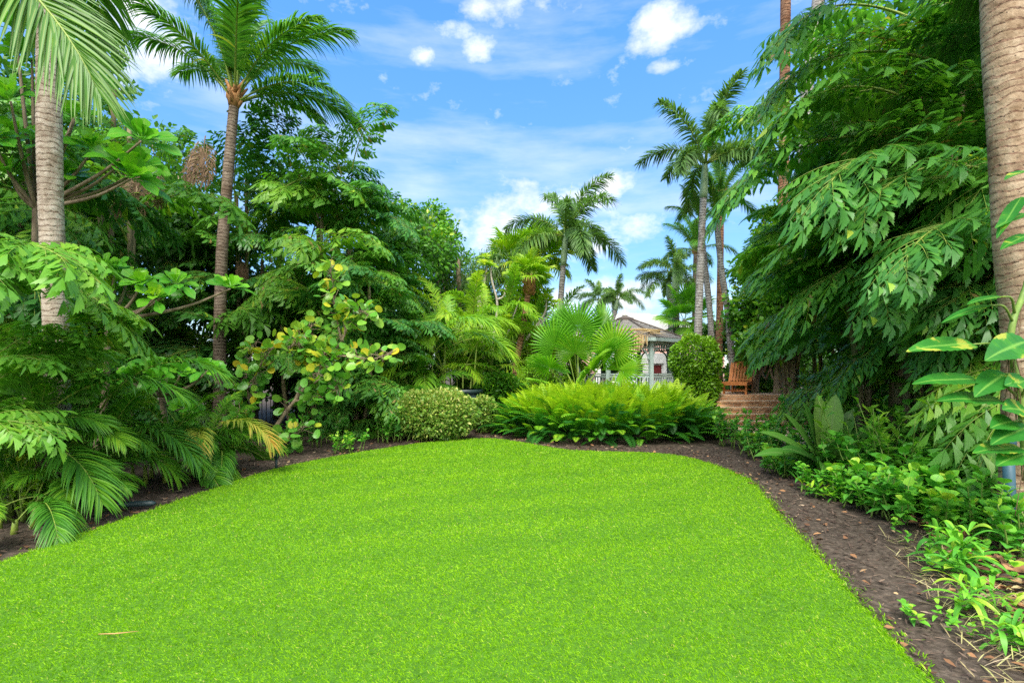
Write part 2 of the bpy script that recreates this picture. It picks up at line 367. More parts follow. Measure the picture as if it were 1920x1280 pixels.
M['under'] = leaf_mat('understory_leaf', [(0, (0.034, 0.152, 0.021)), (.5, (0.075, 0.308, 0.032)), (.85, (0.172, 0.464, 0.032)), (1, (0.351, 0.520, 0.042))], .42, .28, .2, vein=(.09, .26, .05))
M['crinum'] = leaf_mat('lily_leaf', [(0, (.025, .10, .018)), (.5, (.055, .17, .025)), (.85, (.12, .26, .04)), (1, (.2, .28, .08))], .3, .2, .3, vein=(.14, .24, .07))
M['pothos'] = leaf_mat('pothos_leaf', [(0, (.012, .09, .012)), (.45, (.025, .17, .018)), (.545, (.045, .22, .02)), (.58, (.33, .38, .05)), (1, (.42, .44, .08))], .42, .3, .04, vein=(.2, .42, .07), blotch=.75)
M['grass'] = leaf_mat('grass_blade', [(0, (.055, .18, .003)), (.4, (.17, .385, .004)), (.8, (.28, .52, .006)), (.95, (.36, .54, .03)), (1, (.5, .46, .14))], .5, .35, 0)
M['dead'] = leaf_mat('dead_leaf', [(0, (.09, .05, .03)), (.5, (.22, .14, .08)), (1, (.42, .31, .19))], .8, .15, .3, tcol=(1, .8, .5))
M['straw'] = leaf_mat('straw', [(0, (.28, .18, .08)), (.6, (.52, .38, .18)), (1, (.7, .56, .32))], .8, .2, .1, tcol=(1, .9, .6))
M['willow'] = leaf_mat('narrow_leaf', [(0, (0.034, 0.086, 0.026)), (.5, (0.075, 0.158, 0.047)), (1, (0.199, 0.308, 0.063))], .45, .3, .1)
M['backing'] = leaf_mat('backing_leaf', [(0, (0.034, 0.116, 0.017)), (.6, (0.068, 0.212, 0.021)), (1, (0.185, 0.368, 0.021))], .4, .25, .1)
M['lime'] = leaf_mat('lime_leaf', [(0, (0.089, 0.224, 0.011)), (.5, (0.227, 0.416, 0.016)), (1, (0.500, 0.520, 0.032))], .4, .4, .2)
M['stem'] = noise_mat('green_stem', [(.3, (.09, .17, .03)), (.7, (.2, .3, .06))], 8, 4, .5, .1)
M['rachis'] = noise_mat('frond_rachis', [(.3, (.12, .22, .03)), (.7, (.27, .34, .06))], 6, 4, .45, .1)
M['cane'] = noise_mat('cane', [(.3, (.09, .09, .045)), (.7, (.28, .23, .13))], 8, 6, .7, .4, (1, 1, .3))
M['crownshaft'] = noise_mat('crownshaft', [(.3, (.16, .27, .14)), (.7, (.3, .40, .24))], 5, 4, .45, .05)
M['bark_grey'] = bark_mat('coconut_bark_grey', [(.25, (.20, .15, .11)), (.5, (.46, .39, .31)), (.75, (.66, .60, .52))], (.20, .14, .10), 15)
M['bark_tan'] = bark_mat('coconut_bark_tan', [(.25, (.15, .095, .06)), (.5, (.33, .24, .155)), (.75, (.52, .42, .30))], (.16, .09, .06), 15)
M['bark_dark'] = bark_mat('coconut_bark_dark', [(.25, (.10, .075, .055)), (.5, (.22, .17, .13)), (.75, (.36, .30, .24))], (.08, .055, .04), 13)
M['bark_ring'] = bark_mat('ringed_bark', [(.25, (.16, .15, .14)), (.5, (.30, .29, .28)), (.75, (.46, .45, .44))], (.10, .09, .085), 12)
M['bark_red'] = bark_mat('red_brown_bark', [(.25, (.16, .075, .045)), (.5, (.33, .17, .10)), (.75, (.48, .32, .22))], (.10, .05, .03), 10)
M['fibre'] = noise_mat('boot_fibre', [(.25, (.12, .05, .02)), (.5, (.33, .16, .06)), (.75, (.55, .33, .15))], 18, 6, .9, .7, (1, 1, .3))
M['wood'] = noise_mat('branch_bark', [(.3, (.12, .085, .055)), (.7, (.33, .26, .18))], 10, 6, .85, .5, (1, 1, .4))
M['wood_pale'] = noise_mat('pale_branch', [(.3, (.26, .23, .2)), (.7, (.5, .46, .40))], 10, 6, .85, .4)
M['twig'] = noise_mat('twig', [(.3, (.09, .06, .035)), (.7, (.22, .15, .08))], 12, 4, .8, .2)
exec_after = []

# ------------------------------------------------------------------ ground, lawn, beds
def axis(lo, hi, step, far):
    a = np.arange(lo, hi + step / 2, step); g = step * 1.6; L = []; x = hi
    while x < far: x += g; g *= 1.5; L.append(x)
    g = step * 1.6; K = []; x = lo
    while x > -far: x -= g; g *= 1.5; K.append(x)
    return np.array(K[::-1] + list(a) + L)

def fbm(x, y, s, seed=0):
    """cheap smooth noise from summed sines"""
    r = np.random.default_rng(seed); z = 0
    for k in range(7):
        a = r.uniform(0, 6.28); f = s * 1.45 ** k * r.uniform(.8, 1.2)
        z = z + np.sin((x * math.cos(a) + y * math.sin(a)) * f + r.uniform(0, 6.28)) / (1 + .5 * k)
    return z / 3

gx, gy = axis(-7, 7, .07, 2500), axis(.5, 14, .07, 2500)
GX, GY = np.meshgrid(gx, gy, indexing='ij')
near = (np.abs(GX) < 9) & (GY > -1) & (GY < 16)
GZ = np.where(near, .012 * fbm(GX, GY, 3.2, 1) + .009 * fbm(GX, GY, 14, 2) + rng.normal(0, .0035, GX.shape), 0) - .012
nx, ny = GX.shape
ii, jj = np.meshgrid(np.arange(nx - 1), np.arange(ny - 1), indexing='ij')
q = np.stack([ii * ny + jj, (ii + 1) * ny + jj, (ii + 1) * ny + jj + 1, ii * ny + jj + 1], -1).reshape(-1, 4)
M['soil'] = noise_mat('bed_soil', [(.25, (.028, .022, .016)), (.5, (.066, .052, .040)), (.66, (.125, .100, .078)), (.8, (.25, .21, .165))], 22, 9, .95, .8, spec=.15, bscale=60, dist=.012)
mb = MB(); mb.add(np.stack([GX, GY, GZ], -1).reshape(-1, 3), q)
tag(mb.obj('ground', M['soil']), kind='structure')

LAWN = np.array([(-4.2, -.5), (-3.85, 2.5), (-3.71, 3.71), (-3.66, 4.4), (-3.58, 5.17), (-3.52, 6.0), (-3.39, 7.07), (-3.12, 7.8), (-2.75, 8.5), (-2.35, 9.1), (-1.95, 9.6), (-1.45, 10.1), (-.9, 10.45), (-.44, 10.5), (-.05, 10.2),
                 (.4, 9.7), (.93, 9.02), (1.55, 8.82), (2.17, 8.7), (2.6, 8.5), (2.85, 8.15), (2.98, 7.5), (3.02, 6.9), (2.97, 6.4), (2.78, 5.6), (2.55, 4.85), (2.32, 3.95), (2.13, 3.2), (1.89, 2.3), (1.6, 1.2), (1.3, -.5)])
LAWN = spline(LAWN, 420)
_ = np.arange(420); LAWN = LAWN + .022 * np.stack([fbm(LAWN[:, 0], LAWN[:, 1], 9, 31) + .6 * fbm(LAWN[:, 0], LAWN[:, 1], 30, 33), fbm(LAWN[:, 0], LAWN[:, 1], 9, 32)], 1)
def inside(x, y, poly):
    r = np.zeros(len(x), bool); n = len(poly)
    for i in range(n):
        (x1, y1), (x2, y2) = poly[i], poly[i - 1]
        c = ((y1 > y) != (y2 > y)); 
        with np.errstate(divide='ignore', invalid='ignore'):
            r ^= c & (x < (x2 - x1) * (y - y1) / (y2 - y1 + 1e-12) + x1)
    return r
def lawn_dist(x, y):
    d = np.full(len(x), 1e9)
    for i in range(len(LAWN)):
        a, b = LAWN[i - 1], LAWN[i]; ab = b - a
        t = np.clip(((x - a[0]) * ab[0] + (y - a[1]) * ab[1]) / (ab @ ab), 0, 1)
        d = np.minimum(d, np.hypot(x - a[0] - t * ab[0], y - a[1] - t * ab[1]))
    return d
# lawn turf: a low mat of soil and thatch under the blades
M['turf'] = noise_mat('turf_thatch', [(.3, (.03, .10, .004)), (.7, (.08, .21, .007))], 30, 6, .95, .5)
c = LAWN.mean(0); mb = MB(); n = len(LAWN)
shr = c + (LAWN - c) * .985
V = np.concatenate([np.c_[LAWN, np.full(n, -.03)], np.c_[LAWN + (c - LAWN) * .004, np.full(n, .008)], np.c_[shr, np.full(n, .016)]])
k = np.arange(n); k2 = (k + 1) % n
mb.add(V, [np.stack([k, k2, k2 + n, k + n], 1), np.stack([k + n, k2 + n, k2 + 2 * n, k + 2 * n], 1), np.array([list(range(2 * n, 3 * n))])])
tag(mb.obj('lawn', M['turf'], smooth=False), kind='structure')

def grass():
    mb = MB(); bands = [(1.7, 2.9, 19000, .026, .0021), (2.9, 4.2, 14000, .027, .0025), (4.2, 6.2, 9000, .029, .0031), (6.2, 8.4, 5500, .032, .0042), (8.4, 11.5, 3800, .034, .0055)]
    for y0, y1, den, ln, w in bands:
        x0, x1 = -4.3, 3.3; N = int((x1 - x0) * (y1 - y0) * den)
        x, y = rng.uniform(x0, x1, N), rng.uniform(y0, y1, N)
        k = (np.abs(x) < y * 1.08 + .3) & inside(x, y, LAWN); x, y = x[k], y[k]; N = len(x)
        tuft = fbm(x, y, 7, 5); patch = .6 * fbm(x, y, 1.9, 6) + .6 * fbm(x, y, 4.3, 9)
        az = rng.uniform(0, 6.28, N); el = rng.uniform(.25, 1.35, N)
        D = np.stack([np.cos(az) * np.cos(el), np.sin(az) * np.cos(el), np.sin(el)], 1)
        L = ln * rng.uniform(.6, 1.25, N) * (1 + .12 * tuft)
        tint = np.clip(.50 + .13 * patch + .13 * tuft + rng.normal(0, .16, N), 0, .93)
        tint = np.where(rng.random(N) < .035, rng.uniform(.94, 1, N), tint)
        inst(mb, T_GRASS, np.stack([x, y, np.full(N, .012)], 1), D, np.stack([-np.sin(az), np.cos(az), np.full(N, .6)], 1), L, w * rng.uniform(.7, 1.3, N), rng.uniform(.1, .5, N), tint)
    # runners creeping over the edge of the bed
    N = 16000; i = rng.integers(0, len(LAWN), N); p = LAWN[i] + rng.normal(0, .045, (N, 2)); k = p[:, 1] > 1.8; p = p[k]; N = len(p)
    az = rng.uniform(0, 6.28, N); el = rng.uniform(.1, 1.1, N)
    inst(mb, T_GRASS, np.c_[p, np.full(N, .002)], np.stack([np.cos(az) * np.cos(el), np.sin(az) * np.cos(el), np.sin(el)], 1), (0, .3, 1), rng.uniform(.025, .055, N), .0035, .35, np.clip(rng.normal(.45, .22, N), 0, 1))
    return tag(mb.obj('grass', M['grass'], smooth=False), 'short mown bright green grass blades covering the lawn', 'grass', kind='stuff')
grass()

def litter():
    """mulch chips, straw and leaf crumbs on the beds"""
    mb = MB(); N = 60000
    x, y = rng.uniform(-5.2, 5.6, N), rng.uniform(1.6, 13, N)
    k = ~inside(x, y, LAWN) & (np.abs(x) < y * 1.1 + .4); x, y = x[k], y[k]; d = lawn_dist(x, y)
    k = (d < 1.7) & (rng.random(len(x)) < np.clip(1.5 - d, .25, 1)); x, y = x[k], y[k]; N = len(x)
    az = rng.uniform(0, 6.28, N); D = np.stack([np.cos(az), np.sin(az), rng.normal(.05, .18, N)], 1)
    big = 1 + y * .06
    inst(mb, T_CARD, np.stack([x, y, rng.uniform(-.002, .012, N)], 1), D, np.stack([rng.normal(0, .5, N), rng.normal(0, .5, N), np.ones(N)], 1),
         rng.lognormal(-3.5, .5, N) * big, rng.uniform(.002, .006, N) * big, 0, np.clip(rng.normal(.42, .25, N), 0, 1))
    M['chips'] = leaf_mat('mulch_chips', [(0, (.025, .016, .012)), (.5, (.075, .05, .037)), (.85, (.17, .12, .085)), (1, (.34, .26, .18))], .9, 0, 0)
    tag(mb.obj('mulch', M['chips'], smooth=False), 'dark brown mulch chips and leaf crumbs strewn over the beds', 'mulch', kind='stuff')
    # pale clippings and straw beside the lower right edge of the lawn
    mb = MB(); N = 480
    y = rng.uniform(2.2, 4.3, N); x = .52 * y + .78 + np.abs(rng.normal(.22, .35, N)) + .1
    k = ~inside(x, y, LAWN); x, y = x[k], y[k]; N = len(x)
    az = rng.normal(.3, .9, N); D = np.stack([np.cos(az), np.sin(az), rng.normal(.10, .15, N)], 1)
    inst(mb, T_STRAP, np.stack([x, y, rng.uniform(.004, .03, N)], 1), D, (0, .2, 1), rng.uniform(.06, .26, N), rng.uniform(.0012, .004, N), rng.uniform(0, .25, N), rng.uniform(0, 1, N))
    M['clip'] = leaf_mat('dry_clippings', [(0, (.2, .13, .07)), (.5, (.42, .36, .18)), (.8, (.4, .42, .14)), (1, (.62, .5, .33))], .8, .15, 0)
    tag(mb.obj('clippings', M['clip']), 'pale dry grass clippings and straw scattered beside the lawn edge', 'clippings', kind='stuff')
    mb = MB(); N = 900
    y = rng.uniform(2.3, 5.2, N); x = .5 * y + 1.35 + np.abs(rng.normal(.3, .7, N))
    az = rng.uniform(0, 6.28, N); D = np.stack([np.cos(az), np.sin(az), rng.normal(.08, .2, N)], 1)
    inst(mb, T_OV3, np.stack([x, y, rng.uniform(.006, .03, N)], 1), D, np.stack([rng.normal(0, .5, N), rng.normal(0, .5, N), np.ones(N)], 1), rng.uniform(.04, .13, N), rng.uniform(.012, .035, N), rng.uniform(0, .3, N), rng.uniform(0, 1, N))
    N = 420; k = rng.integers(0, len(LAWN), N); p = LAWN[k] + nrm(LAWN[k] - LAWN.mean(0)) * np.abs(rng.normal(.35, .4, N))[:, None]; ok = ~inside(p[:, 0], p[:, 1], LAWN) & (p[:, 1] > 1.5); p = p[ok]; N = len(p); az = rng.uniform(0, 6.28, N)
    inst(mb, T_OV3, np.c_[p, rng.uniform(.006, .02, N)], np.stack([np.cos(az), np.sin(az), rng.normal(.05, .15, N)], 1), np.stack([rng.normal(0, .4, N), rng.normal(0, .4, N), np.ones(N)], 1), rng.uniform(.03, .09, N), rng.uniform(.008, .022, N), rng.uniform(0, .3, N), rng.uniform(0, 1, N))
    M['fallen'] = leaf_mat('fallen_leaves', [(0, (.10, .05, .03)), (.5, (.26, .13, .06)), (.8, (.4, .22, .10)), (1, (.5, .4, .22))], .8, .15, 0, tcol=(1, .8, .5))
    tag(mb.obj('leaf_litter', M['fallen']), 'brown fallen leaves scattered over the beds and under the plants', 'leaf litter', kind='stuff')
litter()

# ------------------------------------------------------------------ brick path, terrace and steps
def brick_mat(name, vertical, c1, c2):
    m, n, l, out = new_mat(name)
    tc = n.new("ShaderNodeTexCoord"); sp = n.new("ShaderNodeSeparateXYZ"); cb = n.new("ShaderNodeCombineXYZ")
    l.new(tc.outputs['Object'], sp.inputs[0]); l.new(sp.outputs['X'], cb.inputs['X']); l.new(sp.outputs['Z' if vertical else 'Y'], cb.inputs['Y'])
    b = n.new("ShaderNodeTexBrick"); l.new(cb.outputs[0], b.inputs['Vector']); b.inputs['Scale'].default_value = 1
    b.inputs['Brick Width'].default_value = .215; b.inputs['Row Height'].default_value = .075 if vertical else .105; b.inputs['Mortar Size'].default_value = .007
    b.inputs['Color1'].default_value = (*c1, 1); b.inputs['Color2'].default_value = (*c2, 1); b.inputs['Mortar'].default_value = (.55, .47, .37, 1)
    nz = n.new("ShaderNodeTexNoise"); nz.inputs['Scale'].default_value = 5; nz.inputs['Detail'].default_value = 7; l.new(tc.outputs['Object'], nz.inputs['Vector'])
    r = ramp(n, [(.3, (.55, .5, .46)), (.7, (1.25, 1.2, 1.1))]); l.new(nz.outputs['Fac'], r.inputs[0])
    mx = n.new("ShaderNodeMix"); mx.data_type = 'RGBA'; mx.blend_type = 'MULTIPLY'; mx.inputs['Factor'].default_value = 1; l.new(b.outputs['Color'], mx.inputs[6]); l.new(r.outputs[0], mx.inputs[7])
    p = n.new("ShaderNodeBsdfPrincipled"); l.new(mx.outputs[2], p.inputs['Base Color']); p.inputs['Roughness'].default_value = .9
    bu = n.new("ShaderNodeBump"); bu.inputs['Strength'].default_value = .6; bu.inputs['Distance'].default_value = .01; bu.invert = True; l.new(b.outputs['Fac'], bu.inputs['Height']); l.new(bu.outputs[0], p.inputs['Normal'])
    l.new(p.outputs[0], out.inputs['Surface']); return m
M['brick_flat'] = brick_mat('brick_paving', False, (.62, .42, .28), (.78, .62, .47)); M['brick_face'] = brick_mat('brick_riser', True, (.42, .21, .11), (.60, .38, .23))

TZ = .74                                                  # terrace level
t = thing('brick_terrace', 'raised red brick terrace with steps down to the garden, carrying the wooden lounger', 'terrace', (6.45, 14.0, 0))
def slab(name, x0, x1, y0, y1, z0, z1, par, o):
    mb = MB(); c = np.array([(x0 + x1) / 2, (y0 + y1) / 2, (z0 + z1) / 2]) - np.array(o); s = (x1 - x0, y1 - y0, z1 - z0)
    box(mb, c, s); f = mb.f[0][0]; mb.f = [(f[:2], 0), (f[2:], 1)]
    return mb.obj(name, [M['brick_flat'], M['brick_face']], par, False)
o = (6.45, 14.0, 0)
slab('floor', 5.45, 11.5, 14.0, 19.0, -.05, TZ, t, o)
for k in range(1, 5):
    ys = 14.0 - .34 * k; zt = TZ - .148 * k
    slab('step', 5.5 - .03 * k, 7.22 + .04 * k, ys, ys + .337, -.05, zt - .05, t, o)
    slab('nosing', 5.48 - .03 * k, 7.24 + .04 * k, ys - .022, ys + .335, zt - .047, zt, t, o)
mb = MB(); mb.add([(5.2, 9.7, .008), (6.4, 9.7, .008), (7.3, 12.62, .008), (5.4, 12.62, .008)], np.array([(0, 1, 2, 3)]))
tag(mb.obj('path', M['brick_flat']), kind='structure')

# ------------------------------------------------------------------ wooden lounger
def lounger():
    M['teak'] = noise_mat('teak', [(.3, (.34, .10, .03)), (.5, (.50, .18, .05)), (.75, (.64, .29, .10))], 9, 6, .5, .15, (1, 12, 12))
    t = thing('sun_lounger', 'orange brown slatted wooden lounger with raised back on the brick terrace', 'lounger', (6.2, 14.3, TZ), rz=R(-32))
    # local: Y runs from foot to head
    def slats(mb, y0, y1, w, n, z): 
        for k in range(n): box(mb, (0, y0 + (y1 - y0) * (k + .5) / n, z), (w, (y1 - y0) / n * .78, .02))
    mb = MB()
    for s in (-.31, .31): box(mb, (s, .95, .30), (.045, 1.9, .09))
    box(mb, (0, .03, .30), (.575, .045, .09)); box(mb, (0, 1.87, .30), (.575, .045, .09)); box(mb, (0, .9, .27), (.575, .04, .05))
    mb.obj('frame', M['teak'], t, False)
    mb = MB(); slats(mb, .06, 1.1, .572, 13, .333); mb.obj('seat', M['teak'], t, False)
    for x in (-.29, .29):
        for y in (.16, 1.66):
            mb = MB(); box(mb, (x * .999, y, .126), (.05, .09, .255)); mb.obj('leg', M['teak'], t, False)
    for y in (.16, 1.66):
        mb = MB(); box(mb, (0, y, .10), (.52, .03, .04)); mb.obj('stretcher', M['teak'], t, False)
    # raised backrest, hinged at y = 1.12
    ang = R(50); mb = MB(); Mx = np.array(Matrix.Rotation(ang, 3, 'X'))
    def bb(c, s):
        c = Mx @ np.array(c) + np.array((0, 1.13, .345)); box(mb, c, s, M=Mx)
    for k in range(7): bb((-.255 + k * .085, .36, 0), (.062, .70, .02))
    for k in range(5): bb((-.20 + k * .1, .735 + .012 * (2 - abs(k - 2)), 0), (.098, .05, .03))
    for s in (-.303, .303): bb((s, .36, .0), (.035, .74, .045))
    bb((0, .1, -.03), (.56, .05, .03)); bb((0, .55, -.03), (.56, .05, .03))
    mb.obj('backrest', M['teak'], t, False)
    mb = MB()
    for s in (-.24, .24): tube(mb, [(s, 1.47, .72), (s, 1.74, .34)], .016, 6)
    mb.obj('prop', M['teak'], t, False)
lounger()

# ------------------------------------------------------------------ gazebo
def gazebo():
    cx, cyy = 4.3, 19.5; ph0 = R(15.2); FL = .42
    t = thing('gazebo', 'pale grey-green octagonal wooden gazebo with shingled roof behind the fern hedge', 'gazebo', (cx, cyy, 0))
    paint = plain_mat('grey_green_paint', (.40, .52, .49), .5); M['paint'] = paint
    under = plain_mat('roof_boards', (.42, .36, .28), .8)
    dark = plain_mat('ridge_cap', (.13, .105, .09), .85)
    shing = noise_mat('weathered_shingles', [(.25, (.16, .15, .14)), (.5, (.27, .255, .24)), (.75, (.41, .39, .37))], 14, 6, .95, .6, (1, 1, 1), bscale=50)
    ang = [ph0 + k * R(45) for k in range(8)]
    pt = lambda a, r, z: np.array((r * math.sin(a), -r * math.cos(a), z))
    mb = MB(); V = [pt(a, 2.05, FL) for a in ang] + [pt(a, 2.05, 0) for a in ang]
    mb.add(V, [np.array([list(range(8))])] + [np.array([(k, (k + 1) % 8, 8 + (k + 1) % 8, 8 + k) for k in range(8)])])
    mb.obj('floor', plain_mat('gazebo_boards', (.34, .30, .25), .8), t, False)
    EZ, AZ, RE = 2.55, 3.42, 2.2
    # roof: stepped courses of shingles
    mb = MB(); nC = 13
    for k in range(nC):
        r0, r1 = RE * (1 - k / nC) + .0, RE * (1 - (k + 1) / nC) - .03
        z0 = EZ + (AZ - EZ) * (k / nC); z1 = EZ + (AZ - EZ) * ((k + 1.15) / nC)
        r1 = max(r1, .02)
        V = [pt(a, r0, z0 + .028) for a in ang] + [pt(a, r1, z1) for a in ang] + [pt(a, r0, z0) for a in ang]
        mb.add(V, np.array([(j, (j + 1) % 8, 8 + (j + 1) % 8, 8 + j) for j in range(8)] + [(16 + j, 16 + (j + 1) % 8, (j + 1) % 8, j) for j in range(8)]))
    roof = mb.obj('roof', shing, t, False)
    mb = MB()
    for a in ang: tube(mb, [pt(a, RE * .99, EZ + .05), pt(a, .2, AZ - .03)], .028, 5)
    mb.obj('hip_cap', dark, roof)
    mb = MB(); V = [pt(a, .34, AZ - .10) for a in ang] + [pt(a, .34, AZ - .03) for a in ang] + [pt(a, .05, AZ + .07) for a in ang]
    mb.add(V, [np.array([(j, (j + 1) % 8, 8 + (j + 1) % 8, 8 + j) for j in range(8)] + [(8 + j, 8 + (j + 1) % 8, 16 + (j + 1) % 8, 16 + j) for j in range(8)]), np.array([list(range(16, 24))])])
    mb.obj('cap', dark, roof, False)
    mb = MB(); tube(mb, [(0, 0, AZ + .05), (0, 0, AZ + .15), (0, 0, AZ + .17), (0, 0, AZ + .24), (0, 0, AZ + .30)], [.11, .09, .05, .06, .01], 8)
    mb.obj('finial', plain_mat('finial_white', (.7, .7, .68), .5), roof)
    mb = MB(); V = [pt(a, RE - .03, EZ - .004) for a in ang] + [pt(a, .1, AZ - .15) for a in ang]
    mb.add(V, np.array([(8 + j, 8 + (j + 1) % 8, (j + 1) % 8, j) for j in range(8)])); mb.obj('roof_underside', under, roof, False)
    mb = MB()
    for j in range(8):
        A, B = pt(ang[j], RE - .02, EZ - .07), pt(ang[(j + 1) % 8], RE - .02, EZ - .07); c = (A + B) / 2; L = np.linalg.norm(B - A)
        box(mb, c, (L, .035, .12), rz=math.atan2(B[1] - A[1], B[0] - A[0]))
    mb.obj('fascia', paint, t, False)
    RP = 1.9
    for a in ang:
        mb = MB(); p = pt(a, RP, 0); box(mb, (p[0], p[1], FL / 2 + EZ / 2 - .02), (.13, .13, EZ - FL - .04), rz=a); box(mb, (p[0], p[1], FL + .08), (.16, .16, .16), rz=a)
        mb.obj('post', paint, t, False)
    mbk = MB(); mbf = MB()
    for j in range(8):
        A, B = pt(ang[j], RP, 0), pt(ang[(j + 1) % 8], RP, 0); d = (B - A); L = np.linalg.norm(d); d /= L; rz = math.atan2(d[1], d[0]); c = (A + B) / 2; Li = L - .14
        if j != 4:
            mb = MB()
            box(mb, (c[0], c[1], FL + .86), (Li, .09, .045), rz=rz); box(mb, (c[0], c[1], FL + .78), (Li, .045, .06), rz=rz); box(mb, (c[0], c[1], FL + .12), (Li, .05, .06), rz=rz)
            nb = 11
            for k in range(nb):
                q = c + d * Li * ((k + .5) / nb - .5); box(mb, (q[0], q[1], FL + .45), (.034, .034, .599), rz=rz)
            mb.obj('railing', paint, t, False)
        mb = MB()
        box(mb, (c[0], c[1], EZ - .10), (Li, .07, .10), rz=rz); box(mb, (c[0], c[1], EZ - .36), (Li, .05, .05), rz=rz)
        nb = 12
        for k in range(nb):
            q = c + d * Li * ((k + .5) / nb - .5); box(mb, (q[0], q[1], EZ - .243), (.045, .02, .184), rz=rz)
        mb.obj('frieze', paint, t, False)
        for s in (-1, 1):                                   # curved corner bracket
            base = c + d * s * (Li / 2); mb = MB(); pts = []
            for u in np.linspace(0, 1, 7):
                th = u * math.pi / 2; pts.append(base - d * s * (.32 * (1 - math.cos(th)) + .01) + np.array((0, 0, EZ - .80 + .42 * math.sin(th))))
            tube(mb, pts, [.045, .035, .032, .03, .032, .036, .045], 6); mb.obj('bracket', paint, t)
    # swag of dead palm thatch fallen on the eave
    g = pt(ang[0] - R(30), 1.75, EZ + .25) + np.array((cx, cyy, 0))
    mb = MB(); N = 60
    a = rng.normal(ang[0] - R(22), .20, N); r = rng.uniform(1.85, 2.25, N); z = EZ + .07 + (AZ - EZ) * (1 - r / RE)
    p0 = np.stack([r * np.sin(a) + cx, -r * np.cos(a) + cyy, z + rng.uniform(0, .07, N)], 1)
    D = np.stack([rng.normal(.5, .6, N), rng.normal(-.25, .3, N), rng.normal(-.1, .15, N)], 1)
    inst(mb, T_STRAP, p0, D, (0, -.4, 1), rng.uniform(.3, .7, N), .014, .1, rng.random(N))
    N = 60; a = rng.normal(ang[0] - R(15), .07, N)
    p0 = np.stack([2.27 * np.sin(a) + cx, -2.27 * np.cos(a) + cyy, np.full(N, EZ + .06)], 1)
    inst(mb, T_STRAP, p0, np.stack([rng.normal(0, .12, N), rng.normal(-.06, .05, N), -np.ones(N)], 1), (0, -1, 0), rng.uniform(.15, .62, N), .012, 0, rng.random(N))
    tube(mb, [pt(ang[0] - R(50), 1.8, EZ + .28) + (cx, cyy, 0), pt(ang[0] - R(10), 1.85, EZ + .27) + (cx, cyy, 0), pt(ang[0] + R(8), 2.0, EZ + .2) + (cx, cyy, 0)], [.03, .05, .09], 6)
    tag(mb.obj('dead_frond', M['straw']), 'straw-coloured dead palm frond hanging over the eave of the gazebo roof', 'dead frond')
gazebo()

# ------------------------------------------------------------------ pink house behind
def house():
    t = thing('pink_house', 'pink house with white tiled hip roof and white window frames behind the gazebo', 'house', (7, 28, 0))
    pink = plain_mat('pink_stucco', (.70, .42, .36), .9, var=.06); white = plain_mat('white_trim', (.78, .78, .76), .6, var=.04)
    rt = noise_mat('white_roof_tiles', [(.3, (.40, .40, .40)), (.7, (.56, .56, .55))], 3, 5, .7, .2)
    glass = plain_mat('window_glass', (.03, .05, .06), .08, .8); curt = plain_mat('dark_red_curtain', (.16, .02, .02), .8)
    x0, x1, y0, y1, H = -3.4, 4.2, -1, 9, 3.35
    mb = MB(); box(mb, (( x0 + x1) / 2, 4, H / 2), (x1 - x0, y1 - y0, H)); mb.obj('wall', pink, t, False)
    mb = MB(); A = np.array([(x0 - .4, y0 - .4, H + .002), (x1 + .4, y0 - .4, H + .002), (x1 + .4, y1 + .4, H + .002), (x0 - .4, y1 + .4, H + .002)]); r0, r1 = np.array((x0 + 3.2, 4, H + 1.6)), np.array((x1 - 3.0, 4, H + 1.6))
    nC = 11
    for k in range(nC):                                    # stepped tile courses
        u0, u1 = k / nC, (k + 1.0) / nC
        e = [r0, r1, r1, r0]; dz = np.array((0, 0, .13))
        for j in range(4):
            a0, b0 = A[j] + (e[j] - A[j]) * u0, A[(j + 1) % 4] + (e[(j + 1) % 4] - A[(j + 1) % 4]) * u0
            a1, b1 = A[j] + (e[j] - A[j]) * u1, A[(j + 1) % 4] + (e[(j + 1) % 4] - A[(j + 1) % 4]) * u1
            mb.add([a0, b0, b0 + dz, a0 + dz, b1, a1], np.array([(0, 1, 2, 3), (3, 2, 4, 5)]))
    mb.obj('roof', rt, t, False)
    mb = MB(); box(mb, ((x0 + x1) / 2, y0 - .18, H - .08), (x1 - x0 + .7, .36, .16)); mb.obj('cornice', white, t, False)
    # lower porch front with white frieze and windows
    mb = MB(); box(mb, (-.6, y0 - .8, 2.02), (4.4, 1.596, .5)); box(mb, (-.6, y0 - .8, .42), (4.4, 1.596, .84)); mb.obj('porch_front', white, t, False)
    xs = [-2.75, -1.55, -.32, .62, 1.5]
    for x in xs:
        mb = MB(); box(mb, (x, y0 - 1.5, 1.305), (.20, .15, .925)); mb.obj('pilaster', white, t, False)
    for a, b, red in [(xs[0], xs[1], 0), (xs[1], xs[2], 0), (xs[2], xs[3], 1), (xs[3], xs[4], 0)]:
        mb = MB(); m, w = (a + b) / 2, b - a - .2
        for dx in (-1, 1): box(mb, (m + dx * (w / 2 - .035), y0 - 1.47, 1.305), (.07, .07, .925))
        for dz in (.88, 1.73): box(mb, (m, y0 - 1.47, dz), (w - .14, .07, .07))
        f = mb.obj('window', white, t, False)
        mb = MB(); box(mb, (m, y0 - 1.455, 1.305), (w - .14, .01, .77)); mb.obj('pane', curt if red else glass, f, False)
    mb = MB(); x = -1.75
    for dx in (-.34, .34): box(mb, (x + dx, y0 - .02, 2.78), (.06, .06, .5))
    for dz in (2.55, 2.78, 3.0): box(mb, (x, y0 - .02, dz), (.618, .055, .05))
    for dx in (-.11, .11): box(mb, (x + dx, y0 - .02, 2.78), (.035, .05, .5))
    f = mb.obj('window', white, t, False); mb = MB(); box(mb, (x, y0 - .008, 2.78), (.60, .012, .45)); mb.obj('pane', glass, f, False)
house()

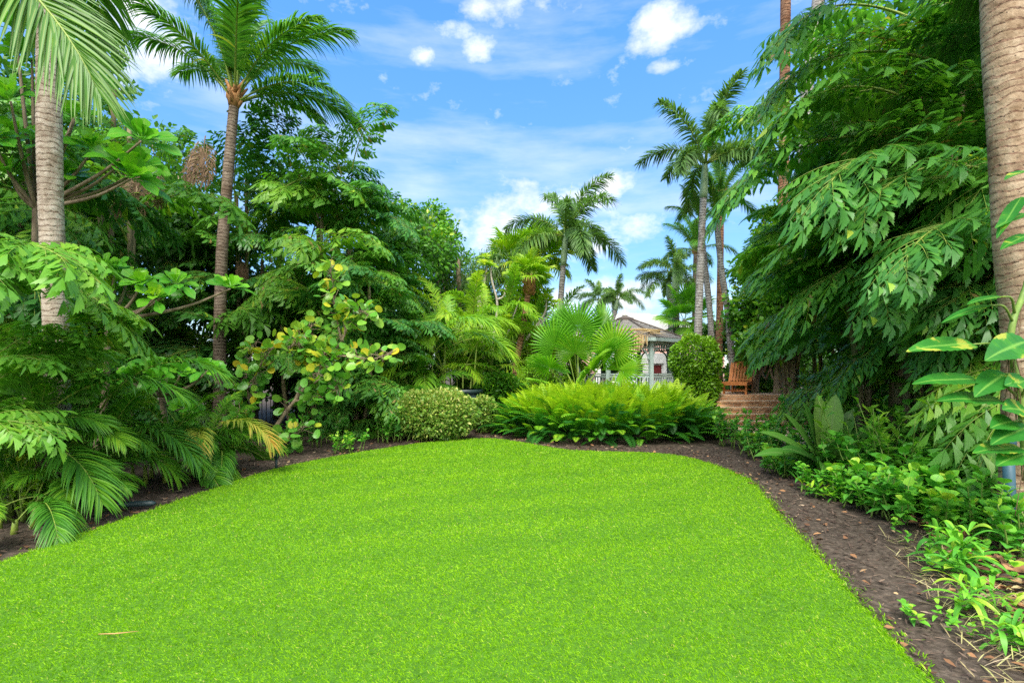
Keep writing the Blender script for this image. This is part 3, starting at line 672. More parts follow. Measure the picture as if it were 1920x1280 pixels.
# ------------------------------------------------------------------ iron fence and small garden things
def fence():
    iron = plain_mat('black_iron', (.02, .02, .022), .5)
    t = thing('iron_fence', 'low black iron picket fence standing among the shrubs on the left', 'fence', (-5.3, 12.5, 0))
    mb = MB()
    for z in (.10, .74): box(mb, (0, 0, z), (5.6, .025, .03))
    mb.obj('rail', iron, t, False)
    mb = MB()
    for k in range(52): box(mb, (-2.75 + k * .108, 0, .42), (.014, .014, .61))
    for k in range(4): box(mb, (-2.8 + k * 1.866, .032, .44), (.05, .035, .88))
    mb.obj('pickets', iron, t, False)
fence()

def pipe_thing(name, label, cat, pts, rad, mat, extra=None):
    mb = MB(); tube(mb, pts, rad, 10); o = mb.obj(name, mat); return tag(o, label, cat)
M['dark_plastic'] = plain_mat('dark_green_plastic', (.02, .04, .045), .45)
M['blue_pipe'] = plain_mat('blue_grey_pipe', (.03, .085, .12), .5)
a = P(172, 958, 5.15); a[2] = .045; b = P(292, 951, 5.25); b[2] = .045
pipe_thing('drain_pipe', 'dark green plastic pipe lying on the soil at the left lawn edge', 'pipe', [a, a + (b - a) * .38, a + (b - a) * .4, a + (b - a) * .93, b], [.022, .022, .03, .03, .012], M['dark_plastic'])
a = P(521, 878, 7.4)
t = thing('path_light', 'short dark garden light on a stake under the sea grape', 'garden light', (a[0], 7.35, 0))
mb = MB(); tube(mb, [(0, 0, -.05), (0, 0, .14)], .018, 8); mb.obj('stake', M['dark_plastic'], t)
mb = MB(); tube(mb, [(0, 0, .14), (0, 0, .15), (0, 0, .30), (0, 0, .31), (0, 0, .335)], [.02, .036, .036, .045, .012], 10); mb.obj('lamp_head', M['dark_plastic'], t)
t = thing('irrigation_riser', 'blue grey plastic pipe standing upright beside the big palm trunk on the right', 'pipe', (4.05, 4.15, 0))
mb = MB(); tube(mb, [(0, 0, -.05), (-.03, 0, .80)], .04, 12); mb.obj('pipe', M['blue_pipe'], t)
mb = MB(); tube(mb, [(-.03, 0, .79), (-.03, 0, .80), (-.032, 0, .86), (-.032, 0, .87)], [.04, .055, .055, .045], 12); mb.obj('cap', M['blue_pipe'], t)
for i, (px, py, D, r, h, lab) in enumerate([(872, 738, 12.6, .42, .95, 'large black plastic plant pot behind the variegated bush'), (914, 772, 12.2, .24, .52, 'smaller black plastic plant pot at the mouth of the mulch path')]):
    p = P(px, py, D); t = thing('plant_pot', lab, 'plant pot', (p[0], D, 0), 'black pots behind the variegated bush')
    mb = MB(); tube(mb, [(0, 0, 0), (0, 0, h * .9)], [r * .8, r], 18); mb.obj('body', M['dark_plastic'], t)
    mb = MB(); tube(mb, [(0, 0, h * .9), (0, 0, h * .905), (0, 0, h), (0, 0, h), (0, 0, h * .93)], [r, r * 1.08, r * 1.08, r * .98, r * .97], 18); mb.obj('rim', M['dark_plastic'], t)
p = P(921, 790, 12.0)
t = thing('white_bench', 'small weathered white bench end standing beside the mulch path', 'bench', (p[0], 12.0, 0))
wp = plain_mat('weathered_white', (.55, .54, .5), .7)
for dx in (-.04, .32):
    for dy in (0, .22):
        mb = MB(); box(mb, (dx - .25, dy, .19), (.05, .05, .38)); mb.obj('leg', wp, t, False)
mb = MB(); 
for k in range(3): box(mb, (-.11, .02 + k * .09, .40), (.48, .08, .03))
mb.obj('seat', wp, t, False)
mb = MB(); tube(mb, [P(185, 1183, 2.65) * (1, 1, 0) + (0, 0, .04), P(215, 1185, 2.65) * (1, 1, 0) + (0, 0, .042), P(260, 1178, 2.68) * (1, 1, 0) + (0, 0, .04)], [.002, .0035, .001], 5)
tag(mb.obj('dry_twig', plain_mat('tan_twig', (.42, .24, .10), .8)), 'thin tan dead twig lying on the lawn near the camera', 'twig')

# ------------------------------------------------------------------ frond meshes (heading +X, arching in the XZ plane)
def arc(L, e0, e1, n=14, p=1.3, side=0.):
    t = np.linspace(0, 1, n); e = e0 + (e1 - e0) * t ** p; az = side * t ** 1.5
    st = np.stack([np.cos(e) * np.cos(az), np.cos(e) * np.sin(az), np.sin(e)], 1) * L / (n - 1)
    pts = np.concatenate([[(0, 0, 0)], np.cumsum((st[1:] + st[:-1]) / 2, 0)])
    return t, pts
def at(t, pts, u):
    u = np.asarray(u); p = np.stack([np.interp(u, t, pts[:, k]) for k in range(3)], -1)
    T = nrm(np.stack([np.interp(np.clip(u + .02, 0, 1), t, pts[:, k]) - np.interp(np.clip(u - .02, 0, 1), t, pts[:, k]) for k in range(3)], -1))
    return p, T

def pinnate(name, seed, mats, L, e0, e1, n, ll, lw, a0=70, a1=28, vee=25, droop=.4, pet=.18, T=T_PALM3, plume=0, r0=.022, side=.15, dry_tip=0., jit=.10, base_tint=.45, lshape=None, roll=0.):
    g = np.random.default_rng(seed); mb = MB()
    t, pts = arc(L, R(e0), R(e1), 16, 1.25, g.uniform(-side, side))
    tube(mb, pts, np.linspace(r0, .004, 16), 5, 0)
    for s in (-1, 1):
        u = np.linspace(pet, .995, n) + g.normal(0, .25 / n, n) + (s > 0) * .5 / n; u = np.clip(u, pet, 1); p, Tn = at(t, pts, u)
        x = (u - pet) / (1 - pet); S = nrm(np.cross(Tn, (0, 0, 1.))); N = np.cross(S, Tn); S, N = math.cos(R(roll)) * S - math.sin(R(roll)) * N, math.cos(R(roll)) * N + math.sin(R(roll)) * S
        a = R(a0) + (R(a1) - R(a0)) * x + g.normal(0, jit * .6, n)
        v = R(vee) + g.normal(0, jit, n)
        if plume: v = g.uniform(-R(plume), R(plume), n) + R(20)
        D = np.cos(a)[:, None] * Tn + np.sin(a)[:, None] * (s * S * np.cos(v)[:, None] + N * np.sin(v)[:, None])
        sh = (.45 + 1.1 * x ** .6) * (1 - x ** 3 * .78) if lshape is None else lshape(x)
        Ln = ll * np.minimum(sh, 1.05) * g.uniform(.9, 1.08, n)
        up = N + .35 * D
        tint = np.clip(base_tint + g.normal(0, .12, n) + dry_tip * np.maximum(0, x - .35) + .06 * np.sin(x * 9), 0, 1)
        inst(mb, T, p, D, up, Ln, lw * (.75 + .5 * np.minimum(1, Ln / ll)), np.clip(droop * g.uniform(.7, 1.4, n), 0, 1.6), tint, 1)
    return mb.mesh(name, mats)

def fishtail(name, seed, mats, L, e0, e1, npin=12, pl=.76, nl=9, ll=.185, lw=.052, droop=.36, base_tint=.45, pet=.22):
    """twice-divided frond of ragged wedge leaflets"""
    g = np.random.default_rng(seed); mb = MB()
    t, pts = arc(L, R(e0), R(e1), 16, 1.2, g.uniform(-.3, .3))
    tube(mb, pts, np.linspace(.022, .006, 16), 5, 0)
    PP, DD, LL, UU, TT = [], [], [], [], []
    for k in range(npin + 1):
        for s in (-1, 1):
            u = min(1, pet + (1 - pet) * (k + (.5 if s > 0 else 0)) / npin + g.normal(0, .008)); x = (u - pet) / (1 - pet)
            p, Tn = at(t, pts, np.array([u])); p, Tn = p[0], Tn[0]
            S = nrm(np.cross(Tn, (0, 0, 1.))); N = np.cross(S, Tn)
            a = R(68) - R(44) * x + g.normal(0, .12); v = R(14) + g.normal(0, .16)
            D = math.cos(a) * Tn + math.sin(a) * (s * S * math.cos(v) + N * math.sin(v))
            Lp = pl * (.55 + .8 * math.sin(math.pi * min(1, .18 + x * .8))) * .8 * g.uniform(.85, 1.12)
            m = max(4, int(nl * Lp / pl + .5)); w = np.linspace(.08, 1, m)
            dr = droop * g.uniform(.7, 1.3)
            pin = p + D * (w * Lp * (1 - .18 * w ** 2 * dr))[:, None]; pin[:, 2] -= dr * Lp * .75 * w ** 2
            q = np.concatenate([[p], pin]); tube(mb, q, np.linspace(.007, .002, len(q)), 3, 0, cap=False)
            Tp = nrm(np.gradient(q, axis=0))[1:]; Sp = nrm(np.cross(Tp, N)); 
            tn = base_tint + g.normal(0, .05)
            for s2 in (-1, 1):
                o = g.uniform(.35, .75, m)[:, None]
                d = Tp * o + s2 * Sp * .8 + g.normal(0, .13, (m, 3)); d[:, 2] -= .18
                PP.append(pin + g.normal(0, .006, (m, 3))); DD.append(d); LL.append(ll * (.75 + .5 * np.sin(math.pi * (.15 + .75 * w))) * .85 * g.uniform(.8, 1.15, m))
                UU.append(np.broadcast_to(N + .3 * np.array((0, 0, 1.)), (m, 3)) + g.normal(0, .22, (m, 3))); TT.append(np.where(g.random(m) < .02, 1.0, np.clip(tn + g.normal(0, .10, m), 0, .95)))
            PP.append(pin[-1:]); DD.append(Tp[-1:]); LL.append(np.array([ll * 1.1])); UU.append(N[None]); TT.append(np.array([tn]))
    Pp, D, Lv, U, Tt = map(np.concatenate, (PP, DD, LL, UU, TT))
    inst(mb, T_WEDGE, Pp, D, U, Lv, Lv * (lw / ll), g.uniform(.15, .55, len(Pp)), Tt, 1)
    return mb.mesh(name, mats)

def fan(name, seed, mats, Rb=.85, nseg=32, spread=R(275), split=.52, pet=.9, droop=.5):
    """round pleated fan blade; petiole from the origin along +X, blade faces +Z"""
    g = np.random.default_rng(seed); mb = MB()
    t = np.linspace(0, 1, 6); pts = np.stack([t * pet, 0 * t, -.10 * pet * t * (1 - t) * 2], 1); tube(mb, pts, np.linspace(.014, .008, 6), 5, 0)
    h = np.array((pet, 0, 0)); th = np.linspace(-spread / 2, spread / 2, nseg + 1); V, Fs, E, TI = [], [], [], []
    for k in range(nseg):
        a0, a1 = th[k], th[k + 1]; am = (a0 + a1) / 2; r = Rb * (.80 + .20 * math.cos(am * .5)) * g.uniform(.95, 1.05); b = len(V); d = droop * g.uniform(.6, 1.5)
        f = lambda a, q, z: h + np.array((math.cos(a) * q, math.sin(a) * q, z + .10 * math.sin(abs(a) * .8) * q))
        w = .22 * (a1 - a0)
        V += [f(am, .012, 0), f(a0, r * split * .5, -.012), f(am, r * split * .5, .014), f(a1, r * split * .5, -.012), f(a0, r * split, -.02), f(am, r * split, .020), f(a1, r * split, -.02),
              f(am - w, r * .83, -.012 - d * .10), f(am, r * .83, .012 - d * .10), f(am + w, r * .83, -.012 - d * .10), f(am + g.normal(0, .01), r, -d * .30)]
        E += [.5, 1, 0, 1, 1, 0, 1, 1, 0, 1, .5]; TI += [np.clip(.5 + g.normal(0, .08), 0, 1)] * 11
        Fs += [(b, b + 1, b + 2, b + 2), (b, b + 2, b + 3, b + 3), (b + 1, b + 4, b + 5, b + 2), (b + 2, b + 5, b + 6, b + 3), (b + 4, b + 7, b + 8, b + 5), (b + 5, b + 8, b + 9, b + 6)]
        Fs += [(b + 7, b + 10, b + 8, b + 8), (b + 8, b + 10, b + 9, b + 9)]
    Fa = np.array(Fs); tri = Fa[:, 2] == Fa[:, 3]
    mb.add(np.array(V), [Fa[~tri], Fa[tri][:, :3]], 1, np.array(TI), np.array(E))
    return mb.mesh(name, mats, smooth=False)

RL = lambda k: [M['rachis'], M[k]]
FM = {}
FM['fish'] = {c: [fishtail('fishtail_frond', 10 + i * 7 + j, RL('fishtail'), 2.4, e0, e1) for j in range(3)] for i, (c, e0, e1) in enumerate([('up', 74, -8), ('mid', 48, -34), ('low', 18, -50)])}
FM['fishbig'] = {c: [fishtail('fishtail_frond', 30 + i * 7 + j, RL('fishtail'), 2.4, e0, e1, npin=13, pl=.8, nl=10, ll=.185, lw=.048, droop=.42) for j in range(3)] for i, (c, e0, e1) in enumerate([('up', 72, -12), ('mid', 46, -38), ('low', 16, -52)])}
FM['fishb'] = {c: [fishtail('fishtail_frond', 50 + i * 7 + j, RL('fishtail_bright'), 2.4, e0, e1, ll=.225, lw=.060, npin=11) for j in range(2)] for i, (c, e0, e1) in enumerate([('up', 65, -20), ('mid', 42, -42), ('low', 12, -55)])}
FM['fishdead'] = {'low': [fishtail('dead_frond', 77 + j, [M['twig'], M['dead']], 1.5, -62, -88, npin=8, pl=.4, nl=7, ll=.24, lw=.03, droop=1.2) for j in range(2)]}
FM['coco'] = {c: [pinnate('coconut_frond', 100 + i * 5 + j, RL('coconut'), 3.3, e0, e1, 84, .95, .021, 62, 22, 22, .55, .16, T_PALM5, r0=.03, base_tint=.42) for j in range(2)] for i, (c, e0, e1) in enumerate([('up', 84, 45), ('mid', 58, 0), ('low', 30, -45), ('hang', -8, -75)])}
FM['fox'] = {c: [pinnate('foxtail_frond', 140 + i * 5 + j, RL('foxtail'), 2.2, e0, e1, 130, .42, .018, 64, 45, 0, .35, .14, T_PALM3, plume=75, r0=.026, lshape=lambda x: .55 + .55 * np.sin(np.pi * np.clip(x * .85 + .12, 0, 1))) for j in range(2)] for i, (c, e0, e1) in enumerate([('up', 76, 5), ('mid', 50, -45), ('low', 18, -75)])}
FM['areca'] = {c: [pinnate('areca_frond', 180 + i * 5 + j, RL('areca'), 1.9, e0, e1, 58, .46, .0135, 58, 28, 28, .45, .30, T_PALM5, r0=.014, base_tint=.42, dry_tip=.12) for j in range(3)] for i, (c, e0, e1) in enumerate([('up', 80, 20), ('mid', 58, -38), ('low', 34, -60)])}
FM['arecab'] = {c: [pinnate('areca_frond', 210 + i * 5 + j, RL('areca_bright'), 2.3, e0, e1, 54, .50, .017, 58, 28, 28, .5, .30, T_PALM3, r0=.016, base_tint=.42, dry_tip=.15) for j in range(2)] for i, (c, e0, e1) in enumerate([('up', 82, 25), ('mid', 62, -35), ('low', 36, -66)])}
FM['arecadry'] = {'low': [pinnate('areca_frond', 230, RL('areca_dry'), 1.8, 45, -60, 44, .46, .015, 58, 28, 28, .5, .30, T_PALM5, r0=.012, base_tint=.28, dry_tip=.55)]}
FM['fan'] = [fan('fan_leaf', 240 + j, RL('fan')) for j in range(4)]
FM['fanpale'] = [fan('fan_leaf', 250 + j, RL('lime'), Rb=.65, nseg=28, droop=.8, pet=.7) for j in range(2)]

def put(kind, cls, par, loc, az, tilt=0., s=1., roll=0., name=None, label=None):
    ms = FM[kind][cls]; me = ms[random.randrange(len(ms))]
    o = link(name or 'frond', me, par, loc, None, s)
    o.rotation_euler = (Matrix.Rotation(az, 3, 'Z') @ Matrix.Rotation(-tilt, 3, 'Y') @ Matrix.Rotation(roll, 3, 'X')).to_euler()
    if label: o['label'] = label
    return o

# ------------------------------------------------------------------ palms with trunks
def trunk_mesh(ctrl, r0, r1, ring=.065, flare=1.35, ns=20, ringamp=.028):
    """tapering trunk through control points with real scar rings; tint = metres along it"""
    mb = MB(); c = spline(ctrl, 400); seg = np.r_[0, np.cumsum(np.linalg.norm(np.diff(c, axis=0), axis=1))]; Ltot = seg[-1]
    n = int(Ltot / (ring / 4)) + 2; u = np.linspace(0, Ltot, n); pts = np.stack([np.interp(u, seg, c[:, k]) for k in range(3)], 1)
    f = (u / ring + .25 * np.sin(u * 2.1)) % 1; rad = (r0 + (r1 - r0) * (u / Ltot) ** .8) * (1 + ringamp * (1 - f) - ringamp / 2) * (1 + .02 * np.sin(u * 3.3))
    rad *= 1 + (flare - 1) * np.exp(-u / .35)
    tube(mb, pts, rad, ns, 0, u)
    return mb, pts

def palm(name, label, cat, ctrl, r0, r1, bark, kind, n, scale, mix, group=None, boots=None, shaft=None, seed=0, ring=.065, ns=18, azs=None, frond_up=.15, spear=True):
    random.seed(seed + 900); base = np.array(ctrl[0], float); ctrl = [np.array(c, float) - base for c in ctrl]
    t = thing(name, label, cat, base, group)
    mb, pts = trunk_mesh(ctrl, r0, r1, ring, ns=ns); mb.obj('trunk', M[bark], t)
    top = pts[-1]; ax = nrm(pts[-1] - pts[-12])
    if shaft:
        mb = MB(); q = [top + ax * (shaft * k / 6) for k in range(7)]; tube(mb, q, np.array([1.12, 1.25, 1.2, 1.1, .98, .85, .6]) * r1, 14); mb.obj('crownshaft', M['crownshaft'], t); top = top + ax * shaft * .93
    if boots:
        mb = MB(); g = np.random.default_rng(seed)
        for k in range(14):
            a = k * 2.4; d = np.array((math.cos(a), math.sin(a), 0)); z = -boots + boots * 1.25 * k / 14
            p0 = top + ax * z + d * r1 * .6
            tube(mb, [p0, p0 + d * r1 * .8 + ax * boots * .35, p0 + d * r1 * g.uniform(1.0, 2.0) + ax * boots * .75], [r1 * .55, r1 * .42, r1 * .16], 6)
        tube(mb, [top - ax * boots, top - ax * boots * .4, top + ax * boots * .3], [r1 * 1.05, r1 * 1.5, r1 * .7], 12)
        mb.obj('leaf_boots', M['fibre'], t)
    names = [m[0] for m in mix]
    seq = [c for c, k in mix for _ in range(k)]
    off = random.uniform(0, 6)
    for i, c in enumerate(seq):
        az = off + i * 2.39996 + random.gauss(0, .15) if azs is None else R(azs[i]) 
        put(kind, c, t, top + np.array((math.cos(az), math.sin(az), 0)) * r1 * .5 + ax * (.1 - .02 * i) * (1 if not shaft else .2), az, random.gauss(0, .1), scale * random.uniform(.88, 1.08))
    if spear:
        mb = MB(); q = [top, top + ax * scale * 1.0 + (.02, 0, 0), top + ax * scale * 1.7 + (.1, 0, 0)]; tube(mb, q, [.03, .022, .003], 6); mb.obj('spear_leaf', M['rachis'], t)
    return t

coc = [('up', 5), ('mid', 7), ('low', 5), ('hang', 1)]
# the leaning coconut on the left
palm('coconut_palm', 'slender leaning coconut palm left of centre with its whole crown against the sky', 'palm tree',
     [(P(412, 815, 11.7)[0], 11.7, -.1), (P(412, 640, 11.7)[0], 11.7, P(0, 640, 11.7)[2]), tuple(P(416, 480, 11.7)), tuple(P(425, 360, 11.7)), tuple(P(434, 250, 11.7)), tuple(P(441, 175, 11.7))],
     .145, .105, 'bark_dark', 'coco', 0, .90, [('up', 7), ('mid', 8), ('low', 2)], boots=.32, seed=3, azs=[80, 200, 330, 120, 170, 215, 10, 60, 130, 300, 2, 340, 185, 235, 150, 30, -8])
# big grey trunk at the left, crown above the frame
palm('coconut_palm', 'big pale grey ringed palm trunk nearest the camera on the left edge', 'palm tree',
     [(P(112, 700, 6)[0], 6, -.1), tuple(P(104, 575, 6)), tuple(P(96, 400, 6)), tuple(P(92, 200, 6)), tuple(P(92, -20, 6)), tuple(P(97, -230, 6))],
     .126, .116, 'bark_grey', 'coco', 0, 1.0, [('up', 3), ('mid', 4), ('low', 2)], boots=.3, seed=5, ns=26, azs=[60, 180, 300, 90, 150, 215, 30, 120, 170])
# right foreground palm
palm('coconut_palm', 'thick tan ringed palm trunk on the right edge with a climbing vine', 'palm tree',
     [(P(1925, 900, 4.25)[0], 4.25, -.1), tuple(P(1922, 640, 4.25)), tuple(P(1908, 470, 4.25)), tuple(P(1893, 250, 4.25)), tuple(P(1880, 0, 4.25)), tuple(P(1874, -380, 4.25))],
     .165, .135, 'bark_tan', 'coco', 0, 1.0, [('up', 2), ('mid', 4), ('low', 2)], boots=.3, seed=8, ns=28, azs=[60, 330, 20, 90, 300, 130, 45, -20])
# two trunks behind the right-hand thicket, crowns above the frame
palm('coconut_palm', 'reddish brown slim palm trunk rising out of the top of the frame on the right', 'palm tree',
     [(P(1462, 690, 17.5)[0], 17.5, -.1), tuple(P(1468, 400, 17.5)), tuple(P(1471, 180, 17.5)), tuple(P(1473, 0, 17.5)), tuple(P(1474, -150, 17.5))],
     .19, .155, 'bark_red', 'coco', 0, .9, [('up', 3), ('mid', 4), ('low', 1)], boots=.4, seed=11, azs=[30, 150, 270, 60, 130, 200, 350, 90])
palm('coconut_palm', 'grey palm trunk leaning right out of the top of the frame', 'palm tree',
     [(P(1480, 690, 14)[0], 14, -.1), tuple(P(1500, 400, 14)), tuple(P(1512, 180, 14)), tuple(P(1534, 0, 14)), tuple(P(1560, -230, 14))],
     .18, .14, 'bark_ring', 'coco', 0, .9, [('up', 3), ('mid', 4)], boots=.3, seed=12, azs=[40, 150, 280, 60, 20, 330, 95])
# out-of-frame palm at the left whose frond hangs into the picture
def hanging():
    t = thing('coconut_palm', 'palm just outside the left edge whose bright frond hangs across the grey trunk', 'palm tree', (-6.2, 4.6, 0))
    mb, pts = trunk_mesh([(0, 0, -.1), (.05, 0, 2), (.2, 0, 4.0), (.35, 0, 5.0)], .17, .14); mb.obj('trunk', M['bark_grey'], t)
    for k, (seed, az, e0, e1, L) in enumerate([(300, -3, -20, -66, 2.9), (301, 62, 62, 20, 3.0), (302, 150, 50, -30, 3), (303, 240, 50, -30, 3)]):
        me = pinnate('coconut_frond', seed, RL('coconut_near'), L, e0, e1, 105, .74, .015, 62, 18, 12, .30, .12, T_PALM5, r0=.03, side=.05, base_tint=.36, roll=50 if k == 0 else 0)
        link('frond', me, t, (.42, 0, 5.68), (0, 0, R(az)))
hanging()

fx = [('up', 2), ('mid', 5), ('low', 5)]
palm('foxtail_palm', 'foxtail palm in the middle with a bushy crown above the fan palm', 'palm tree',
     [(P(1048, 690, 17)[0], 17, -.1), tuple(P(1050, 600, 17)), tuple(P(1053, 540, 17)), tuple(P(1056, 498, 17))], .12, .09, 'bark_ring', 'fox', 0, 1.12, fx, shaft=1.05, seed=21, ring=.16, group='foxtail palms beyond the garden')
palm('foxtail_palm', 'tall foxtail palm right of the gazebo with grey ringed trunk', 'palm tree',
     [(P(1306, 700, 15)[0], 15, -.1), tuple(P(1309, 620, 15)), tuple(P(1314, 480, 15)), tuple(P(1319, 372, 15))], .135, .095, 'bark_ring', 'fox', 0, 1.10, [('up', 3), ('mid', 5), ('low', 4)], shaft=1.1, seed=23, ring=.17, group='foxtail palms beyond the garden')
palm('foxtail_palm', 'foxtail palm on the left of the close pair above the gazebo roof', 'palm tree',
     [(P(1258, 700, 23)[0], 23, -.1), tuple(P(1258, 600, 23)), tuple(P(1256, 560, 23))], .16, .12, 'bark_ring', 'fox', 0, .76, [('up', 1), ('mid', 4), ('low', 4)], shaft=.8, seed=25, ring=.16, group='foxtail palms beyond the garden')
palm('foxtail_palm', 'foxtail palm on the right of the close pair above the gazebo roof', 'palm tree',
     [(P(1269, 700, 22)[0], 22, -.1), tuple(P(1268, 600, 22)), tuple(P(1267, 545, 22))], .17, .13, 'bark_ring', 'fox', 0, .82, [('up', 2), ('mid', 4), ('low', 5)], shaft=.9, seed=27, ring=.16, group='foxtail palms beyond the garden')
palm('foxtail_palm', 'small distant foxtail palm with upright spear just left of the gazebo peak', 'palm tree',
     [(P(1125, 700, 27)[0], 27, -.1), tuple(P(1125, 620, 27)), tuple(P(1124, 585, 27))], .13, .1, 'bark_ring', 'fox', 0, .66, fx, shaft=.7, seed=29, ring=.16, group='foxtail palms beyond the garden')
palm('foxtail_palm', 'small distant foxtail palm leaning right over the gazebo peak', 'palm tree',
     [(P(1146, 700, 26)[0], 26, -.1), tuple(P(1148, 620, 26)), tuple(P(1153, 582, 26))], .13, .1, 'bark_ring', 'fox', 0, .66, fx, shaft=.6, seed=31, ring=.16, group='foxtail palms beyond the garden', spear=False)
palm('coconut_palm', 'brown trunked palm with orange leaf boots behind the tall foxtail palm', 'palm tree',
     [(P(1345, 700, 18)[0], 18, -.1), tuple(P(1350, 560, 18)), tuple(P(1351, 450, 18)), tuple(P(1352, 370, 18))], .14, .10, 'bark_red', 'coco', 0, .54, [('up', 5), ('mid', 5), ('low', 3)], boots=.4, seed=33)
palm('coconut_palm', 'distant coconut palm half hidden by the tall foxtail trunk', 'palm tree',
     [(P(1302, 700, 24)[0], 24, -.1), tuple(P(1303, 560, 24)), tuple(P(1305, 465, 24))], .14, .11, 'bark_dark', 'coco', 0, .56, [('up', 5), ('mid', 6), ('low', 4)], boots=.3, seed=35)
for px0, px1, D, lab in [(1342, 1322, 16.5, 'pale leaning palm trunk just right of the tall foxtail trunk'), (1380, 1352, 16, 'pale palm trunk leaning left behind the lounger')]:
    palm('leaning_palm', lab, 'palm tree', [(P(px0, 700, D)[0], D, -.1), tuple(P((px0 + px1) / 2, 600, D)), tuple(P(px1, 500, D)), tuple(P(px1 - 8, 420, D))], .11, .085, 'bark_ring', 'coco', 0, .42, [('up', 3), ('mid', 3)], seed=int(px0), group='leaning palms by the terrace')

# ------------------------------------------------------------------ fan palms
def look_rot(d, face):
    """rotation with +X along d and +Z towards face"""
    x = Vector(nrm(d)); z = Vector(nrm(face)); z = (z - x * z.dot(x)).normalized(); y = z.cross(x)
    return Matrix((x, y, z)).transposed().to_euler()

def fan_palm(name, label, base, leaves, hub_h, kind='fan', stem=(.09, .07), group=None, bark='fibre'):
    t = thing(name, label, 'palm', base, group); hub = np.array((0, 0, hub_h))
    mb = MB(); tube(mb, [(0, 0, -.1), (.02, 0, hub_h * .5), (0, 0, hub_h)], [stem[0], stem[0], stem[1]], 12); mb.obj('trunk', M[bark], t)
    for i, (px, py, D, s, face) in enumerate(leaves):
        tgt = P(px, py, D) - np.array(base); d = tgt - hub; L = np.linalg.norm(d)
        ms = FM[kind]; o = link('frond', ms[i % len(ms)], t, tuple(tgt - nrm(d) * (.9 * s if kind == 'fan' else .7 * s)), look_rot(d, face), s)
        pl = L - .9 * s
        if pl > .05:
            mb = MB(); tube(mb, [hub, hub + d * .5 * pl / L + (0, 0, .0), hub + d * pl / L], [.016, .014, .0135], 6); mb.obj('petiole', M['rachis'], t)
    return t
fan_palm('fan_palm', 'bright green fan palm with large round pleated leaves behind the fern hedge', (1.62, 12.5, 0),
         [(1083, 618, 12.6, .90, (-.05, -1, .25)), (1128, 612, 13.0, .82, (.75, -.7, .1)), (1040, 648, 12.4, .84, (-.55, -.45, .75)), (1030, 690, 12.0, .74, (-.35, -.12, .95)), (1108, 692, 11.7, .80, (.12, -.72, .68)),
          (1150, 652, 12.4, .84, (.55, -.25, .85)), (1163, 694, 12.3, .80, (.6, -.35, .7)), (1078, 662, 12.0, .72, (-.1, -.22, 1)), (1012, 715, 11.8, .42, (-.2, -.2, .95)), (1052, 606, 13.1, .80, (-.75, -.7, .2)), (1132, 668, 12.1, .74, (.3, -.2, .95))], .75, bark='fibre')
def fan_cluster(label, px, D, pytop, n, seed, s, leanpx=0, bark='bark_red', name='fan_palm', kind='fanpale', boots=None):
    """taller fan palm: trunk with a ball of fan leaves"""
    g = np.random.default_rng(seed); b = P(px + leanpx, 690, D); b[2] = -.1; top = P(px, pytop, D)
    t = thing(name, label, 'palm tree', (b[0], D, 0), 'fan palms in the middle distance')
    mb, pts = trunk_mesh([(0, 0, -.1), ((top[0] - b[0]) * .25, 0, top[2] * .35), ((top[0] - b[0]) * .8, 0, top[2] * .75), (top[0] - b[0], 0, top[2])], .105, .085, ns=14); mb.obj('trunk', M[bark], t)
    tp = pts[-1]
    if boots:
        mb = MB(); tube(mb, [tp - (0, 0, boots), tp - (0, 0, boots * .6), tp - (0, 0, boots * .2), tp + (0, 0, .05)], [.10, .16, .17, .10], 12)
        for k in range(46):
            a = k * 2.4; z = -boots + boots * k / 46; d = np.array((math.cos(a), math.sin(a), 0)); q = tp + (0, 0, z) + d * .12
            tube(mb, [q, q + d * .08 + (0, 0, .12)], [.035, .012], 4)
        mb.obj('leaf_boots', M['fibre'], t)
    for i in range(n):
        az = i * 2.4 + g.normal(0, .2); el = R(82) - R(95 if boots else 115) * (i / n) ** .8; d = np.array((math.cos(az) * math.cos(el), math.sin(az) * math.cos(el), math.sin(el)))
        ms = FM[kind]; link('frond', ms[i % len(ms)], t, tuple(tp), look_rot(d, np.array((-d[0] * .3, -d[1] * .3, 1.)) + g.normal(0, .15, 3)), s * g.uniform(.85, 1.1))
fan_cluster('slender leaning palm with a shaggy orange-brown boot and fan leaves in the middle', 992, 15.5, 522, 17, 61, .68, -34, boots=.5)
fan_cluster('pale green fan palm high behind the shaggy palm in the middle', 958, 18.5, 500, 22, 63, 1.15, 6, 'bark_ring')
fan_cluster('yellow-green fan palm just left of the middle foxtail palm', 1008, 19, 480, 22, 65, 1.1, -6, 'bark_ring')
fan_cluster('blue-green fan palm beside the white roof', 1283, 21, 600, 16, 67, .9, 0, 'bark_ring', kind='fan')

